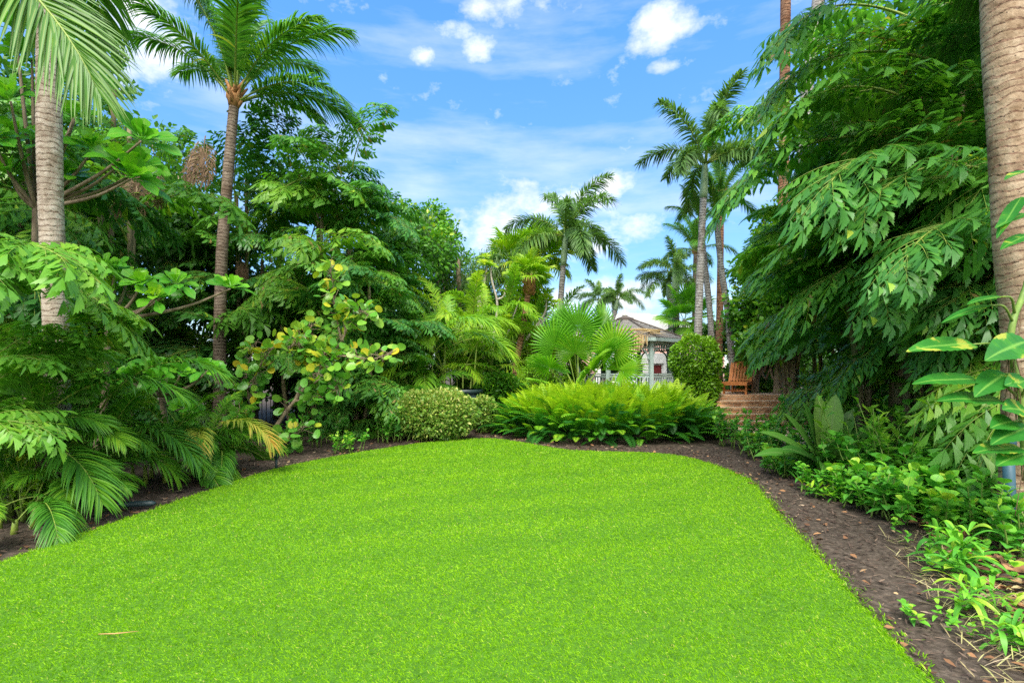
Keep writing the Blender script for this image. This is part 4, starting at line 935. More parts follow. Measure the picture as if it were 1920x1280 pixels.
# ------------------------------------------------------------------ fishtail palm thickets
def clump(label, px, D, h, nst, nfr, azc, spread, seed, s=1., kind='fish', hmin=.15, extra=(), dead=0, rad=.5, group='fishtail palms walling the garden', name='fishtail_palm', pyb=None, canes=True):
    random.seed(seed); x = (px - 960) / F * D; t = thing(name, label, 'palm', (x, D, 0), group)
    st = []
    for k in range(nst):
        a = k * 2.4 + random.uniform(-.4, .4); r = rad * math.sqrt((k + .4) / nst); b = np.array((r * math.cos(a), r * math.sin(a), -.05)); hh = h * random.uniform(.62, 1.0) if k else h
        tp = b + np.array((math.cos(a) * r * .5, math.sin(a) * r * .5, hh)); c = spline([b, b * .6 + tp * .4 + (random.gauss(0, .05), random.gauss(0, .05), 0), tp], 14)
        st.append(c)
        if canes:
            mb = MB(); tube(mb, c, np.linspace(.055, .03, 14) * (.8 + .08 * h), 8); mb.obj('stem', M['cane'], t)
    for i in range(nfr):
        c = st[i % nst]; u = hmin + (1 - hmin) * ((i + .5) / nfr) ** .8; q = c[min(13, int(u * 13))]
        cls = 'up' if u > .85 and random.random() < .75 else ('low' if u < .55 and random.random() < .55 else random.choice(['mid', 'mid', 'low', 'up']))
        az = R(azc + random.uniform(-spread, spread))
        put('fishb' if kind in ('fish', 'fishbig') and random.random() < .13 else kind, cls, t, tuple(q), az, random.gauss(.05, .24), s * random.uniform(.68, 1.15), random.gauss(0, .3))
    for (ex, ey, eD, az, cls, es, k2) in extra:              # fronds that stand out, by where they spring from
        q = P(ex, ey, eD) - np.array((x, D, 0)); put(k2 or kind, cls, t, tuple(q), R(az), 0, es, 0, *(('dead_frond', 'withered brown hanging frond') if k2 == 'fishdead' else ()))
    for i in range(dead):
        c = st[i % nst]; q = c[int(13 * random.uniform(.6, .9))]
        d = R(azc) + random.uniform(-.7, .7); q = q + np.array((math.cos(d), math.sin(d), 0)) * random.uniform(.5, 1.1) * s
        put('fishdead', 'low', t, tuple(q), d, 0, random.uniform(.35, .6), name='dead_frond', label='withered brown hanging frond')
    return t

# left bank
clump('low bright fishtail palm at the far left in front of the grey trunk', -75, 5.0, 1.5, 4, 9, -10, 60, 1, .52, 'fishb', .6, [(-60, 545, 5.0, -22, 'mid', .72, None), (-70, 575, 4.8, -38, 'mid', .62, None), (-60, 520, 5.2, 2, 'low', .70, None)])
clump('dark fishtail palm filling the left edge behind the grey trunk', -60, 7.6, 5.6, 5, 36, -20, 95, 2, .95, 'fishbig', hmin=.25)
clump('tall fishtail palm between the grey trunk and the leaning coconut palm', 200, 10.6, 7.3, 6, 50, -135, 75, 3, .85, hmin=.32, dead=4, extra=[(262, 315, 9.2, -60, 'low', .5, 'fishdead'), (285, 300, 9.3, -20, 'low', .45, 'fishdead'), (240, 320, 9.4, -90, 'low', .45, 'fishdead'), (385, 255, 10.2, -70, 'low', .55, 'fishdead'), (372, 265, 10.2, -100, 'low', .5, 'fishdead'), (255, 420, 9.6, -15, 'mid', .95, 'fishb')])
clump('fishtail palm behind the leaning coconut palm trunk', 450, 13.8, 6.6, 6, 44, -55, 115, 4, 1.0, hmin=.25, dead=3, extra=[(425, 210, 12.6, 10, 'mid', .95, 'fishb')])
clump('biggest fishtail palm of the left bank with its rounded top against the sky', 615, 12.8, 6.1, 7, 56, -20, 95, 5, .9, hmin=.30, extra=[(640, 330, 12.4, 150, 'up', .85, None), (610, 330, 12.4, 60, 'mid', .8, None), (660, 320, 12.3, -40, 'up', .8, None)])
clump('middle-height fishtail palm with drooping fronds left of the sea grape', 590, 11.9, 3.6, 5, 22, -15, 65, 6, .85, hmin=.5, extra=[(500, 380, 11.9, -10, 'mid', 1.0, 'fishb'), (560, 500, 11.2, -15, 'mid', .9, None)])
clump('fishtail palm behind the sea grape reaching toward the variegated bush', 655, 11.6, 3.4, 6, 36, -50, 100, 7, .72, hmin=.08)
clump('low fishtail palm under the grey trunk with big drooping fronds', 120, 8.8, 2.9, 5, 14, -75, 70, 8, .62, hmin=.4)
clump('fishtail palm far behind the left edge', 60, 13.5, 7.8, 5, 28, -60, 120, 9, 1.1, hmin=.3)
clump('fishtail palm at the far end of the left bank', 715, 14.6, 5.2, 5, 32, -80, 110, 10, .7, hmin=.2)
# right thicket
clump('fishtail palm at the middle of the right thicket with the big pale drooping fronds', 1660, 7.6, 4.3, 6, 28, -140, 75, 21, .8, 'fishbig', hmin=.74,
      extra=[(1800, 280, 6.2, 200, 'low', .7, 'fishdead'), (1785, 290, 6.2, 230, 'low', .6, 'fishdead'), (1720, 265, 6.9, 172, 'low', 1.1, None), (1780, 250, 6.8, 188, 'mid', 1.05, 'fishb'), (1740, 330, 6.7, 205, 'low', 1.0, None), (1760, 500, 6.8, 185, 'low', .85, None), (1810, 510, 6.5, 200, 'low', .8, None)])
clump('tall dark fishtail palm at the top right reaching out of the frame', 1760, 8.3, 6.6, 6, 44, -150, 95, 22, 1.05, 'fishbig', hmin=.42, extra=[(1740, 110, 7.4, 178, 'low', 1.05, None), (1720, 40, 7.4, 190, 'low', 1.05, None)])
clump('dark fishtail palm behind the thick tan palm trunk', 1870, 6.4, 4.2, 5, 26, -150, 85, 23, .8, 'fishbig', hmin=.62, dead=3, extra=[(1890, 330, 5.7, 185, 'low', .85, None), (1890, 440, 5.4, 195, 'low', .75, None)])
clump('yellow-tipped fishtail palm on the left shoulder of the right thicket', 1665, 10.4, 5.2, 6, 34, -150, 100, 24, .74, hmin=.72, extra=[(1500, 235, 9.8, 160, 'mid', .7, 'fishb'), (1510, 240, 9.8, 200, 'mid', .6, 'fishb')])
clump('fishtail palm behind the lounger at the left end of the right thicket', 1560, 13.8, 4.6, 6, 36, -150, 105, 25, .66, hmin=.70)
clump('fishtail palm deep behind the right thicket', 1680, 12.0, 7.6, 5, 34, -140, 120, 26, 1.1, hmin=.3)
clump('low fishtail palm leaning over the shrubs under the right thicket', 1830, 7.0, 1.2, 5, 8, -140, 100, 27, .42, 'fishb', hmin=.3)
clump('fishtail palm at the right edge above the climbing vine', 2030, 5.8, 5.2, 4, 22, -160, 70, 28, .9, 'fishbig', hmin=.5)

# ------------------------------------------------------------------ leafy masses: trees, bushes, shrubs
def crown_points(g, lumps, n, shell=.55):
    w = np.array([a * b * c for (_, _, _, a, b, c) in lumps]) ** .75; w /= w.sum(); k = g.choice(len(lumps), n, p=w); L = np.array(lumps)[k]
    d = nrm(g.normal(0, 1, (n, 3))); r = (shell + (1 - shell) * g.random(n)) * (1 + .10 * np.sin(d[:, 0] * 7 + k) * np.sin(d[:, 2] * 6 + 2 * k))
    return L[:, :3] + d * r[:, None] * L[:, 3:], d
def bush(name, label, cat, base, lumps, n, T, L, W, mat, seed, shell=.55, droop=.3, up=.5, tint=None, twigs=14, group=None, trunk=None, tip_tint=0., tw_r=.02, tilt=.7):
    """a plant whose leaves fill several rounded lumps; lumps in local metres"""
    g = np.random.default_rng(seed); t = thing(name, label, cat, base, group)
    p, d = crown_points(g, lumps, n, shell); ok = p[:, 2] > .03; p, d = p[ok], d[ok]; m = len(p)
    D = d * .8 + g.normal(0, .55, (m, 3)); D[:, 2] += up * .5
    U = d * .5 + np.array((0, 0, 1.)) * tilt + g.normal(0, .4, (m, 3))
    ti = g.normal(.42, .17, m) + tip_tint * np.clip(d[:, 2], 0, 1) * g.random(m)
    mb = MB(); inst(mb, T, p, D, U, L * g.uniform(.6, 1.25, m), W * g.uniform(.7, 1.2, m), droop * g.uniform(.4, 1.3, m), np.clip(ti, 0, 1))
    mb.obj('foliage', M[mat], t)
    mb = MB(); hs = np.array(lumps)
    root = np.array((0, 0, -.03))
    for i in range(twigs):
        q = hs[i % len(hs), :3] + nrm(g.normal(0, 1, 3)) * hs[i % len(hs), 3:] * .7; q[2] = max(q[2], .1)
        mid = root * .45 + q * .55 + g.normal(0, .08, 3) * np.linalg.norm(q) * .6 + (0, 0, .08 * np.linalg.norm(q)); r0 = np.array((g.normal(0, .04), g.normal(0, .04), -.03))
        if trunk:
            r0 = spline(trunk[0], 16)[int(np.clip(16 * g.uniform(.25, .6) , 3, 15))] * (1, 1, min(1, q[2] / max(.1, trunk[0][1][2]) * .8)); mid = r0 * .5 + q * .5 + (0, 0, .1)
        tube(mb, spline([r0, mid * (.5, .5, .5), mid, q], 10), np.linspace(tw_r, tw_r * .25, 10), 5)
    if trunk: 
        tube(mb, spline(trunk[0], 16), np.linspace(trunk[1], trunk[1] * .55, 16), 9)
    mb.obj('trunk' if trunk else 'stems', M['wood' if trunk else 'twig'], t)
    return t

def lumps_col(g, h, r, n):
    return [(g.normal(0, r * .45), g.normal(0, r * .45), h * (k + .6) / n, r * g.uniform(.5, .8), r * g.uniform(.5, .8), h / n * g.uniform(.7, 1.0)) for k in range(n)]
def tree(label, px, D, h, r, n, seed, T=T_OV3, L=.16, W=.045, mat='backing', group='dense trees behind the palms', droop=.3, nl=9, z0=.05, name='dense_tree', shell=.35, cat='tree', tip=.3, up=.3):
    g = np.random.default_rng(seed); x = (px - 960) / F * D
    lm = [(g.normal(0, r * .5), g.normal(0, r * .5), h * (z0 + (1 - z0) * (k + .5) / nl), r * g.uniform(.45, .8), r * g.uniform(.45, .8), h / nl * g.uniform(.8, 1.4)) for k in range(nl)]
    return bush(name, label, cat, (x, D, 0), lm, n, T, L, W, mat, seed, shell, droop, up, None, 16, group, ([(0, 0, -.1), (.1, 0, h * .4), (0, .1, h * .85)], .05 + .015 * h), tip, .05)

# dark evergreens that close the view behind the palms
for i, (px, D, h, r, lab) in enumerate([(-120, 10.5, 8.5, 2.2, 'dense dark tree beyond the left edge'), (110, 12.5, 8.0, 2.0, 'dense dark tree behind the big-leaved tree'), (330, 14.5, 8.2, 2.2, 'dense dark tree between the two left palm trunks'),
                                        (520, 15.0, 6.8, 2.0, 'dense dark tree behind the leaning coconut palm'), (680, 16.0, 5.6, 1.9, 'dense dark tree behind the rounded fishtail palm'), (1690, 13.5, 7.2, 1.9, 'dense dark tree inside the right thicket'),
                                        (1700, 10.0, 8.5, 2.1, 'dense dark tree behind the drooping fishtail fronds'), (1890, 8.6, 8.0, 1.9, 'dense dark tree behind the thick tan trunk'), (1440, 18.5, 5.4, 2.1, 'dense dark tree at the back of the terrace'), (2080, 8.0, 7.5, 1.9, 'dense dark tree beyond the right edge')]):
    tree(lab, px, D, h, r, 9000, 400 + i, L=.22, W=.06, T=T_CARD)
tree('tall dense tree with yellow-green new leaves behind the left bank', 760, 17, 6.4, 1.25, 6000, 421, T_OV3, .17, .05, 'shrub', tip=.55)
tree('leafy green tree with a rounded top beyond the left bank', 818, 19, 7.3, 1.1, 7500, 422, T_OV3, .16, .05, 'shrub', tip=.4, z0=.4)
tree('grey-green weeping tree with fine narrow leaves beyond the left bank', 858, 18, 6.3, 1.2, 9000, 423, T_LANCE3, .26, .014, 'willow', droop=1.1, tip=.3, shell=.2, z0=.25, name='weeping_tree')
tree('dense green tree filling the gap behind the areca palms', 880, 17.5, 4.2, 1.3, 6500, 424, T_OV3, .17, .05, 'shrub', tip=.5)
tree('yellow-green leafy tree behind the bare grey branches', 925, 19.5, 4.3, 1.4, 5500, 425, T_OV3, .22, .075, 'lime', tip=.3, group='light leafy trees in the middle distance')
tree('bright leafy tree behind the fan palm', 1010, 20.5, 3.9, 1.5, 5500, 426, T_OV3, .24, .08, 'lime', tip=.2, group='light leafy trees in the middle distance')
tree('dark leafy tree low behind the middle foxtail palm', 1075, 22, 2.7, 1.2, 4500, 427, T_OV3, .2, .06, 'shrub', tip=.5, group='light leafy trees in the middle distance')
tree('dark leafy tree right of the white roof behind the leaning palm trunks', 1345, 19, 3.2, 1.0, 5500, 428, T_OV3, .2, .055, 'backing')
tree('light leafy tree over the lounger at the left end of the right thicket', 1412, 15.4, 4.9, 1.0, 5200, 429, T_OV3, .17, .055, 'shrub', tip=.7, z0=.35, shell=.3)

# ------------------------------------------------------------------ arecas
def areca(label, px, D, n, seed, s=1., canes=5, h=.5, azc=-60, spread=180, dry=0, group='areca palms', extra=(), mix=('up', 'mid', 'mid', 'low'), base_kind='areca'):
    random.seed(seed); x = (px - 960) / F * D; t = thing('areca_palm', label, 'palm', (x, D, 0), group); tops = []
    for k in range(canes):
        a = k * 2.4; r = .12 + .03 * k; b = np.array((r * math.cos(a), r * math.sin(a), -.04)); hh = h * random.uniform(.5, 1.1); tp = b + (math.cos(a) * .1 * hh, math.sin(a) * .1 * hh, hh)
        mb = MB(); tube(mb, [b, (b + tp) / 2, tp], [.028, .024, .018], 8); mb.obj('stem', M['rachis'], t); tops.append(tp)
    for i in range(n):
        tp = tops[i % canes]; kind = 'arecadry' if i < dry else base_kind; cls = 'low' if i < dry else mix[i % len(mix)]
        put(kind, cls, t, tuple(tp - (0, 0, random.uniform(0, .1))), R(azc + random.uniform(-spread, spread)), random.gauss(0, .12), s * random.uniform(.75, 1.1), random.gauss(0, .25))
    for (dx, dy, dz, az, kind, cls, es) in extra: put(kind, cls, t, (dx, dy, dz), R(az), 0, es)
    return t
areca('areca palm with arching fronds at the left edge of the garden bed', 30, 5.3, 15, 501, .66, 6, .7, azc=-20, spread=150, extra=[(0, 0, .4, -25, 'areca', 'low', .9), (.1, 0, .7, 8, 'areca', 'mid', .95)])
areca('areca palm bending over the lawn edge in front of the grey trunk', 170, 6.2, 15, 502, .66, 6, .55, azc=-20, spread=120, extra=[(.1, 0, .9, 2, 'areca', 'mid', .95), (.1, 0, .5, -15, 'areca', 'low', .85)])
areca('areca palm with two yellowing fronds near the foot of the leaning coconut palm', 372, 7.1, 16, 503, .62, 6, .3, azc=-30, spread=150, dry=0, extra=[(.1, -.1, .45, -12, 'arecadry', 'low', .75), (.05, -.1, .4, -55, 'arecadry', 'low', .65)])
areca('tall areca palm behind the bending arecas on the left', 120, 7.4, 14, 504, .75, 5, .9, azc=-20, spread=150)
areca('young areca palm at the bottom left corner of the bed', 0, 4.45, 9, 505, .5, 4, .25, azc=-20, spread=120, mix=('mid', 'low', 'low'))
for i, (px, D, n, s_, h, lab) in enumerate([(812, 13.4, 26, 1.1, 1.9, 'big areca palm with hanging fronds behind the variegated bush'), (868, 14.6, 24, 1.1, 2.2, 'areca palm just right of the big areca in the middle distance'), (775, 12.4, 16, .95, .9, 'areca palm against the end of the left fishtail bank'),
                                            (905, 15.8, 22, 1.1, 2.3, 'areca palm under the bare grey branches'), (945, 17.0, 22, 1.15, 2.7, 'areca palm left of the shaggy leaning palm'), (1012, 17.6, 20, 1.1, 2.4, 'areca palm between the shaggy palm and the foxtail palm')]):
    areca(lab, px, D, n, 520 + i, s_, 6, h, azc=-90, spread=180, group='areca palms beyond the lawn', mix=('mid', 'low', 'low', 'up', 'mid'), base_kind='arecab' if i != 2 else 'areca')

# ------------------------------------------------------------------ big-leaved tree: rosettes of broad leaves on stout branches
def rosette(mb, g, c, ax, n, L, W, tint):
    n += 8; ax = nrm(ax); q = nrm(np.cross(ax, (.3, .2, .9))); r = np.cross(ax, q); k = np.arange(n); a = k * 2.4 + g.uniform(0, 6); el = R(18) + R(60) * (k / n) + g.normal(0, .12, n)
    D = np.cos(el)[:, None] * (np.cos(a)[:, None] * q + np.sin(a)[:, None] * r) + np.sin(el)[:, None] * ax
    ti = np.clip(tint + .30 * (k / n) + g.normal(0, .10, n), 0, .95)
    inst(mb, T_OBOV, c + D * .03, D, ax + .2 * D + np.array((0, -.5, .1)) + g.normal(0, .15, (n, 3)), L * (1.05 - .35 * k / n) * g.uniform(.85, 1.1, n), W * (1.05 - .3 * k / n), g.uniform(.1, .5, n), ti)
def broadleaf(label, base_px, D, ros, seed, L=.32, W=.085, fork=.35, extra_r=0):
    g = np.random.default_rng(seed); bx = (base_px - 960) / F * D; t = thing('broadleaf_tree', label, 'tree', (bx, D, 0), 'big-leaved young trees on the left'); b = np.array((bx, D, 0))
    mb = MB(); wb = MB(); pts = [P(*r[:3]) - b for r in ros]
    for i in range(extra_r): 
        q = pts[g.integers(0, len(ros))] + g.normal(0, .28, 3) + (0, .25, 0); pts.append(q)
    top = np.mean(pts, 0) * (.4, .4, fork)
    tube(wb, spline([(0, 0, -.1), top * .5 + (.05, .03, 0), top], 12), np.linspace(.05, .035, 12), 8)
    for q in pts:
        ax = (q - top); ax = nrm(nrm(ax) * .6 + np.array((0, -.35, .75)) + g.normal(0, .2, 3)); tube(wb, spline([top, top * .4 + q * .6 - (0, 0, .08), q], 10), np.linspace(.03, .012, 10), 6)
        rosette(mb, g, q, ax, int(g.integers(9, 13)), L * g.uniform(.85, 1.1), W, g.uniform(.3, .5))
    mb.obj('foliage', M['broad'], t); wb.obj('trunk', M['wood'], t)
broadleaf('tall big-leaved tree round the top of the grey trunk', 30, 6.6, [(140, 225, 6.5), (265, 265, 6.4), (175, 280, 6.6), (225, 310, 6.6), (60, 110, 6.8), (20, 190, 6.2), (30, 60, 6.6), (120, 130, 7), (35, 260, 6.6), (20, 330, 6.4), (160, 160, 6.9)], 601, .40, .12, .75, 7)
broadleaf('big-leaved sapling spreading rosettes to the right of the grey trunk', 170, 6.9, [(180, 515, 6.7), (215, 545, 6.9), (265, 535, 6.8), (330, 535, 6.8), (290, 560, 6.7), (150, 545, 6.9)], 602, .32, .085, .8, 4)
broadleaf('low big-leaved sapling above the arecas in front of the leaning coconut palm', 300, 7.2, [(290, 690, 6.9), (340, 700, 6.9), (390, 695, 7.0), (250, 705, 6.8), (300, 715, 6.7), (220, 690, 7)], 603, .28, .075, .8, 3)

# ------------------------------------------------------------------ sea grape
def sea_grape():
    D0 = 9.0; bx = (492 - 960) / F * D0; b = np.array((bx, D0, 0)); g = np.random.default_rng(611)
    t = thing('sea_grape', 'sea grape shrub with round leaves and a crooked leaning trunk', 'shrub', (bx, D0, 0))
    wb, mb = MB(), MB()
    def br(px): return [P(x, y, d) - b for x, y, d in px]
    mains = [[(492, 860, 9.0), (510, 815, 9.0), (530, 780, 9.0), (552, 752, 9.0), (600, 690, 9.0), (640, 640, 8.9), (655, 600, 8.9)], [(552, 752, 9.0), (575, 690, 9.1), (565, 640, 9.0), (585, 610, 9.0)],
             [(492, 850, 9.0), (470, 760, 9.1), (462, 700, 9.2), (482, 640, 9.1)], [(600, 690, 9.0), (625, 670, 8.9), (660, 668, 8.8), (700, 672, 8.7), (735, 660, 8.6)], [(492, 855, 9.0), (540, 820, 8.7), (570, 800, 8.6)],
             [(552, 752, 9.0), (610, 740, 8.9), (640, 720, 8.8)], [(640, 640, 8.9), (625, 560, 8.9), (620, 490, 8.9)], [(492, 850, 9), (455, 800, 8.9), (450, 770, 8.8)], [(470, 760, 9.1), (480, 700, 8.9), (520, 640, 8.9)],
             [(640, 640, 8.9), (660, 580, 8.9), (690, 590, 8.8)], [(575, 690, 9.1), (560, 640, 8.8), (540, 655, 8.7)], [(600, 690, 9.0), (610, 660, 8.8), (590, 720, 8.6)]]
    for i, m in enumerate(mains):
        c = spline(br(m), 22); tube(wb, c, np.linspace(.05 if i == 0 else .022, .012 if i == 0 else .006, 22), 7)
        k0 = 9 if i == 0 else 5
        for q in c[k0::1]:
            for _ in range(4):
                d = nrm(g.normal(0, 1, 3)); p = q + d * g.uniform(.06, .24); dd = nrm(d + (0, -.2, .25)); tube(wb, [q, (q + p) / 2, p], [.006, .005, .003], 4)
                inst(mb, T_ROUND, p, dd, np.array((0, -.55, .6)) + g.normal(0, .45, 3), g.uniform(.11, .19), g.uniform(.055, .09), .1, np.clip(g.normal(.45, .2) + .22 * (p[2] > 1.4) + .25 * (g.random() < .08), 0, 1))
    mb.obj('foliage', M['grape'], t); wb.obj('branches', M['wood'], t)
sea_grape()

# ------------------------------------------------------------------ fern hedge
def fern_hedge():
    g = np.random.default_rng(621); cx, cyy = 2.1, 11.4; t = thing('fern_hedge', 'long rounded bed of yellow-green sword ferns between the lawn and the gazebo', 'fern hedge', (cx, cyy, 0))
    mb = MB(); N = 2300
    a = g.uniform(0, 6.28, N); r = np.sqrt(g.random(N)); ex = 2.32 * (1 + .06 * np.sin(3 * a)); ey = 1.6
    x, y = r * ex * np.cos(a), r * ey * np.sin(a); y += .10 * np.sin(x * 2.5); hill = (1 - (r ** 8)) 
    front = np.clip(r, 0, 1)
    for i in range(N):
        edge = r[i]; top = g.random() < .62
        z0 = .62 * hill[i] * (.7 + .3 * g.random()) if top else g.uniform(.0, .5) * (1 if edge > .8 else .6)
        out = np.array((x[i] / ex[i], y[i] / ey, 0)); L = g.uniform(.30, .70)
        e0 = R(86 - 34 * edge ** 6 + g.normal(0, 10)) if top else R(48 + g.normal(0, 18)); e1 = e0 - R(g.uniform(20, 65) + 40 * edge ** 4)
        az = math.atan2(out[1] + g.normal(0, .5), out[0] + g.normal(0, .5))
        tt, pts = arc(L, e0, e1, 8, 1.2, g.uniform(-.25, .25)); c, s = math.cos(az), math.sin(az)
        rot = np.array(((c, -s, 0), (s, c, 0), (0, 0, 1))); p0 = np.array((x[i], y[i], max(z0, .02))); n = 15
        u = np.linspace(.12, .99, n); p, T = at(tt, pts, u); S = nrm(np.cross(T, (0, 0, 1.))); Nn = np.cross(S, T)
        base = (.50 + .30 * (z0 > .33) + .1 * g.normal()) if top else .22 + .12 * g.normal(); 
        for sd_ in (-1, 1):
            D = S * sd_ + T * .28 + Nn * .12; ll = .105 * np.minimum(1, .5 + u * 1.6) * (1 - u ** 4 * .85) * L / .5
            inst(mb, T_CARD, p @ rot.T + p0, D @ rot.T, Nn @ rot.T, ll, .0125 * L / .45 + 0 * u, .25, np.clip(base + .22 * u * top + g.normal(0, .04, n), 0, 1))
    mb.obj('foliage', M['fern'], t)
fern_hedge()

# ------------------------------------------------------------------ clipped bushes
p = P(816, 800, 10.4)
bush('variegated_bush', 'clipped rounded bush with cream and yellow-green variegated leaves at the end of the lawn', 'bush', (p[0], 10.5, 0), [(-.38, 0, .5, .52, .55, .50), (.34, 0, .52, .50, .55, .48), (0, -.1, .45, .66, .6, .44), (0, 0, .76, .56, .5, .27)], 10500, T_OV3, .075, .021, 'varieg', 701, .72, .2, .8, tip_tint=.35, twigs=40)
p = P(905, 765, 11.3)
bush('variegated_bush', 'smaller loose variegated bush beside the black pots', 'bush', (p[0], 11.6, 0), [(0, 0, .55, .30, .3, .3), (.05, 0, .3, .3, .3, .28)], 2200, T_OV3, .08, .022, 'varieg', 702, .6, .2, .8, tip_tint=.3)
bush('round_bush', 'clipped ball-shaped green bush right of the gazebo', 'bush', (P(1303, 0, 14)[0], 14.0, 0), [(0, 0, 1.70, .66, .66, .68), (.05, 0, 1.0, .58, .58, .6), (0, 0, .5, .5, .5, .4)], 13000, T_OV3, .092, .028, 'ball', 703, .86, .2, .6, tip_tint=.42, twigs=30)
bush('dark_bush', 'dark glossy green bush left of the fan palm', 'bush', (P(940, 0, 13.2)[0], 13.2, 0), [(-.25, 0, .75, .5, .5, .6), (.3, 0, .7, .5, .5, .55), (0, 0, .95, .5, .5, .4)], 4200, T_OV3, .12, .035, 'shrub', 704, .6, .25, .6, tip_tint=.35)
bush('loose_bush', 'small-leaved pale green bush behind the left side of the fan palm', 'bush', (P(1010, 0, 13.6)[0], 13.6, 0), [(0, 0, 1.1, .6, .5, .7), (.35, 0, .8, .5, .5, .6), (.1, .1, 1.5, .45, .4, .4), (.9, 0, .5, .5, .4, .5)], 7000, T_OV3, .065, .02, 'ball', 705, .6, .2, .6, tip_tint=.25)
bush('dry_bush', 'twiggy half-bare brown shrub in front of the gazebo railing', 'bush', (P(1145, 0, 14)[0], 14.0, 0), [(0, 0, .8, .5, .4, .42), (.35, 0, .75, .4, .35, .38)], 900, T_LANCE3, .09, .012, 'dead', 706, .3, .3, .4, twigs=90, tw_r=.012)

# ------------------------------------------------------------------ bare-branched tree in the middle distance
def bare_tree():
    D = 16.0; bx = P(915, 0, D)[0]; b = np.array((bx, D, 0)); t = thing('bare_branched_tree', 'pale crooked branching tree with few leaves in the middle distance', 'tree', (bx, D, 0)); g = np.random.default_rng(711)
    wb, mb = MB(), MB()
    for px, r in [([(905, 700, D), (920, 660, D), (930, 600, D), (932, 565, D), (922, 525, D), (920, 500, D)], .05), ([(932, 562, D), (945, 555, D), (950, 535, D), (962, 520, D), (970, 508, D)], .04), ([(908, 695, D), (905, 640, D), (900, 560, D), (908, 530, D), (913, 500, D)], .055),
                  ([(920, 650, D), (945, 640, D), (975, 560, D), (990, 545, D)], .035), ([(905, 660, D), (895, 560, D), (890, 525, D)], .04), ([(960, 690, D), (985, 640, D), (1020, 590, D), (1025, 560, D)], .05), ([(1000, 620, D), (1030, 590, D), (1042, 570, D)], .035)]:
        c = spline([P(*q) - b for q in px], 24); tube(wb, c, np.linspace(r, r * .55, 24), 8); c0 = c[-1]; rosette(mb, g, c0, (0, -.2, 1), 12, .28, .075, .45); rosette(mb, g, c0 + g.normal(0, .15, 3), (0, -.2, 1), 10, .26, .07, .5)
    mb.obj('foliage', M['lime'], t); wb.obj('trunk', M['wood_pale'], t)
bare_tree()
def twisty():
    D = 16.6; bx = P(1418, 0, D)[0]; b = np.array((bx, D, 0)); t = thing('crooked_tree', 'crooked small tree with bare twisting branches beside the brick terrace', 'tree', (bx, D, 0)); g = np.random.default_rng(712); wb, mb = MB(), MB()
    for px, r in [([(1420, 770, D), (1417, 690, D), (1415, 650, D), (1402, 620, D), (1385, 600, D)], .05), ([(1428, 770, D), (1430, 680, D), (1425, 640, D), (1440, 600, D), (1455, 570, D)], .055), ([(1415, 655, D), (1400, 640, D), (1365, 635, D), (1355, 600, D)], .03), ([(1405, 655, D), (1395, 630, D), (1378, 572, D)], .03), ([(1425, 640, D), (1418, 600, D), (1420, 560, D)], .03)]:
        c = spline([P(*q) - b for q in px], 24); tube(wb, c, np.linspace(r, r * .35, 24), 7)
        for q in c[12:]:
            m = 16; p = q + g.normal(0, .22, (m, 3)); inst(mb, T_OV3, p, nrm(g.normal(0, 1, (m, 3))), (0, -.3, 1), .12, .03, .3, np.clip(g.normal(.6, .25, m), 0, 1))
    mb.obj('foliage', M['shrub'], t); wb.obj('trunk', M['wood'], t)
twisty()

# ------------------------------------------------------------------ giant lily with strap leaves
def lily():
    D = 6.6; b = P(1550, 880, D); b[2] = 0; t = thing('giant_lily', 'giant lily with broad upright strap leaves at the right of the mulch path', 'plant', tuple(b)); g = np.random.default_rng(721)
    spec = [(105, 80, 1.15, .115), (50, 82, 1.12, .12), (30, 66, 1.1, .10), (18, 52, 1.15, .095), (5, 44, 1.15, .09), (150, 62, 1.1, .11), (165, 46, 1.2, .10), (178, 34, 1.2, .09), (190, 42, 1.0, .09), (215, 48, .9, .09), (300, 52, .9, .09), (255, 58, .85, .095), (335, 42, 1.05, .09), (85, 70, 1.05, .10), (140, 74, 1.1, .11), (230, 34, .8, .08)]
    for az, el, L, w in spec:
        mb = MB(); a, e = R(az), R(el); d = np.array((math.cos(a) * math.cos(e), math.sin(a) * math.cos(e) - .12, math.sin(e)))
        inst(mb, T_LILY, np.array((math.cos(a) * .04, math.sin(a) * .04, .12)), d, (-math.cos(a) * .9, -math.sin(a) * .6 - .5, .6), L, w, .5 * (1 - el / 95) + .05, np.clip(.5 + g.normal(0, .15), 0, 1)); mb.obj('leaf', M['crinum'], t)
    mb = MB(); tube(mb, [(0, 0, -.03), (0, 0, .12), (0, 0, .22)], [.09, .085, .06], 10); mb.obj('stem', M['cane'], t)
lily()

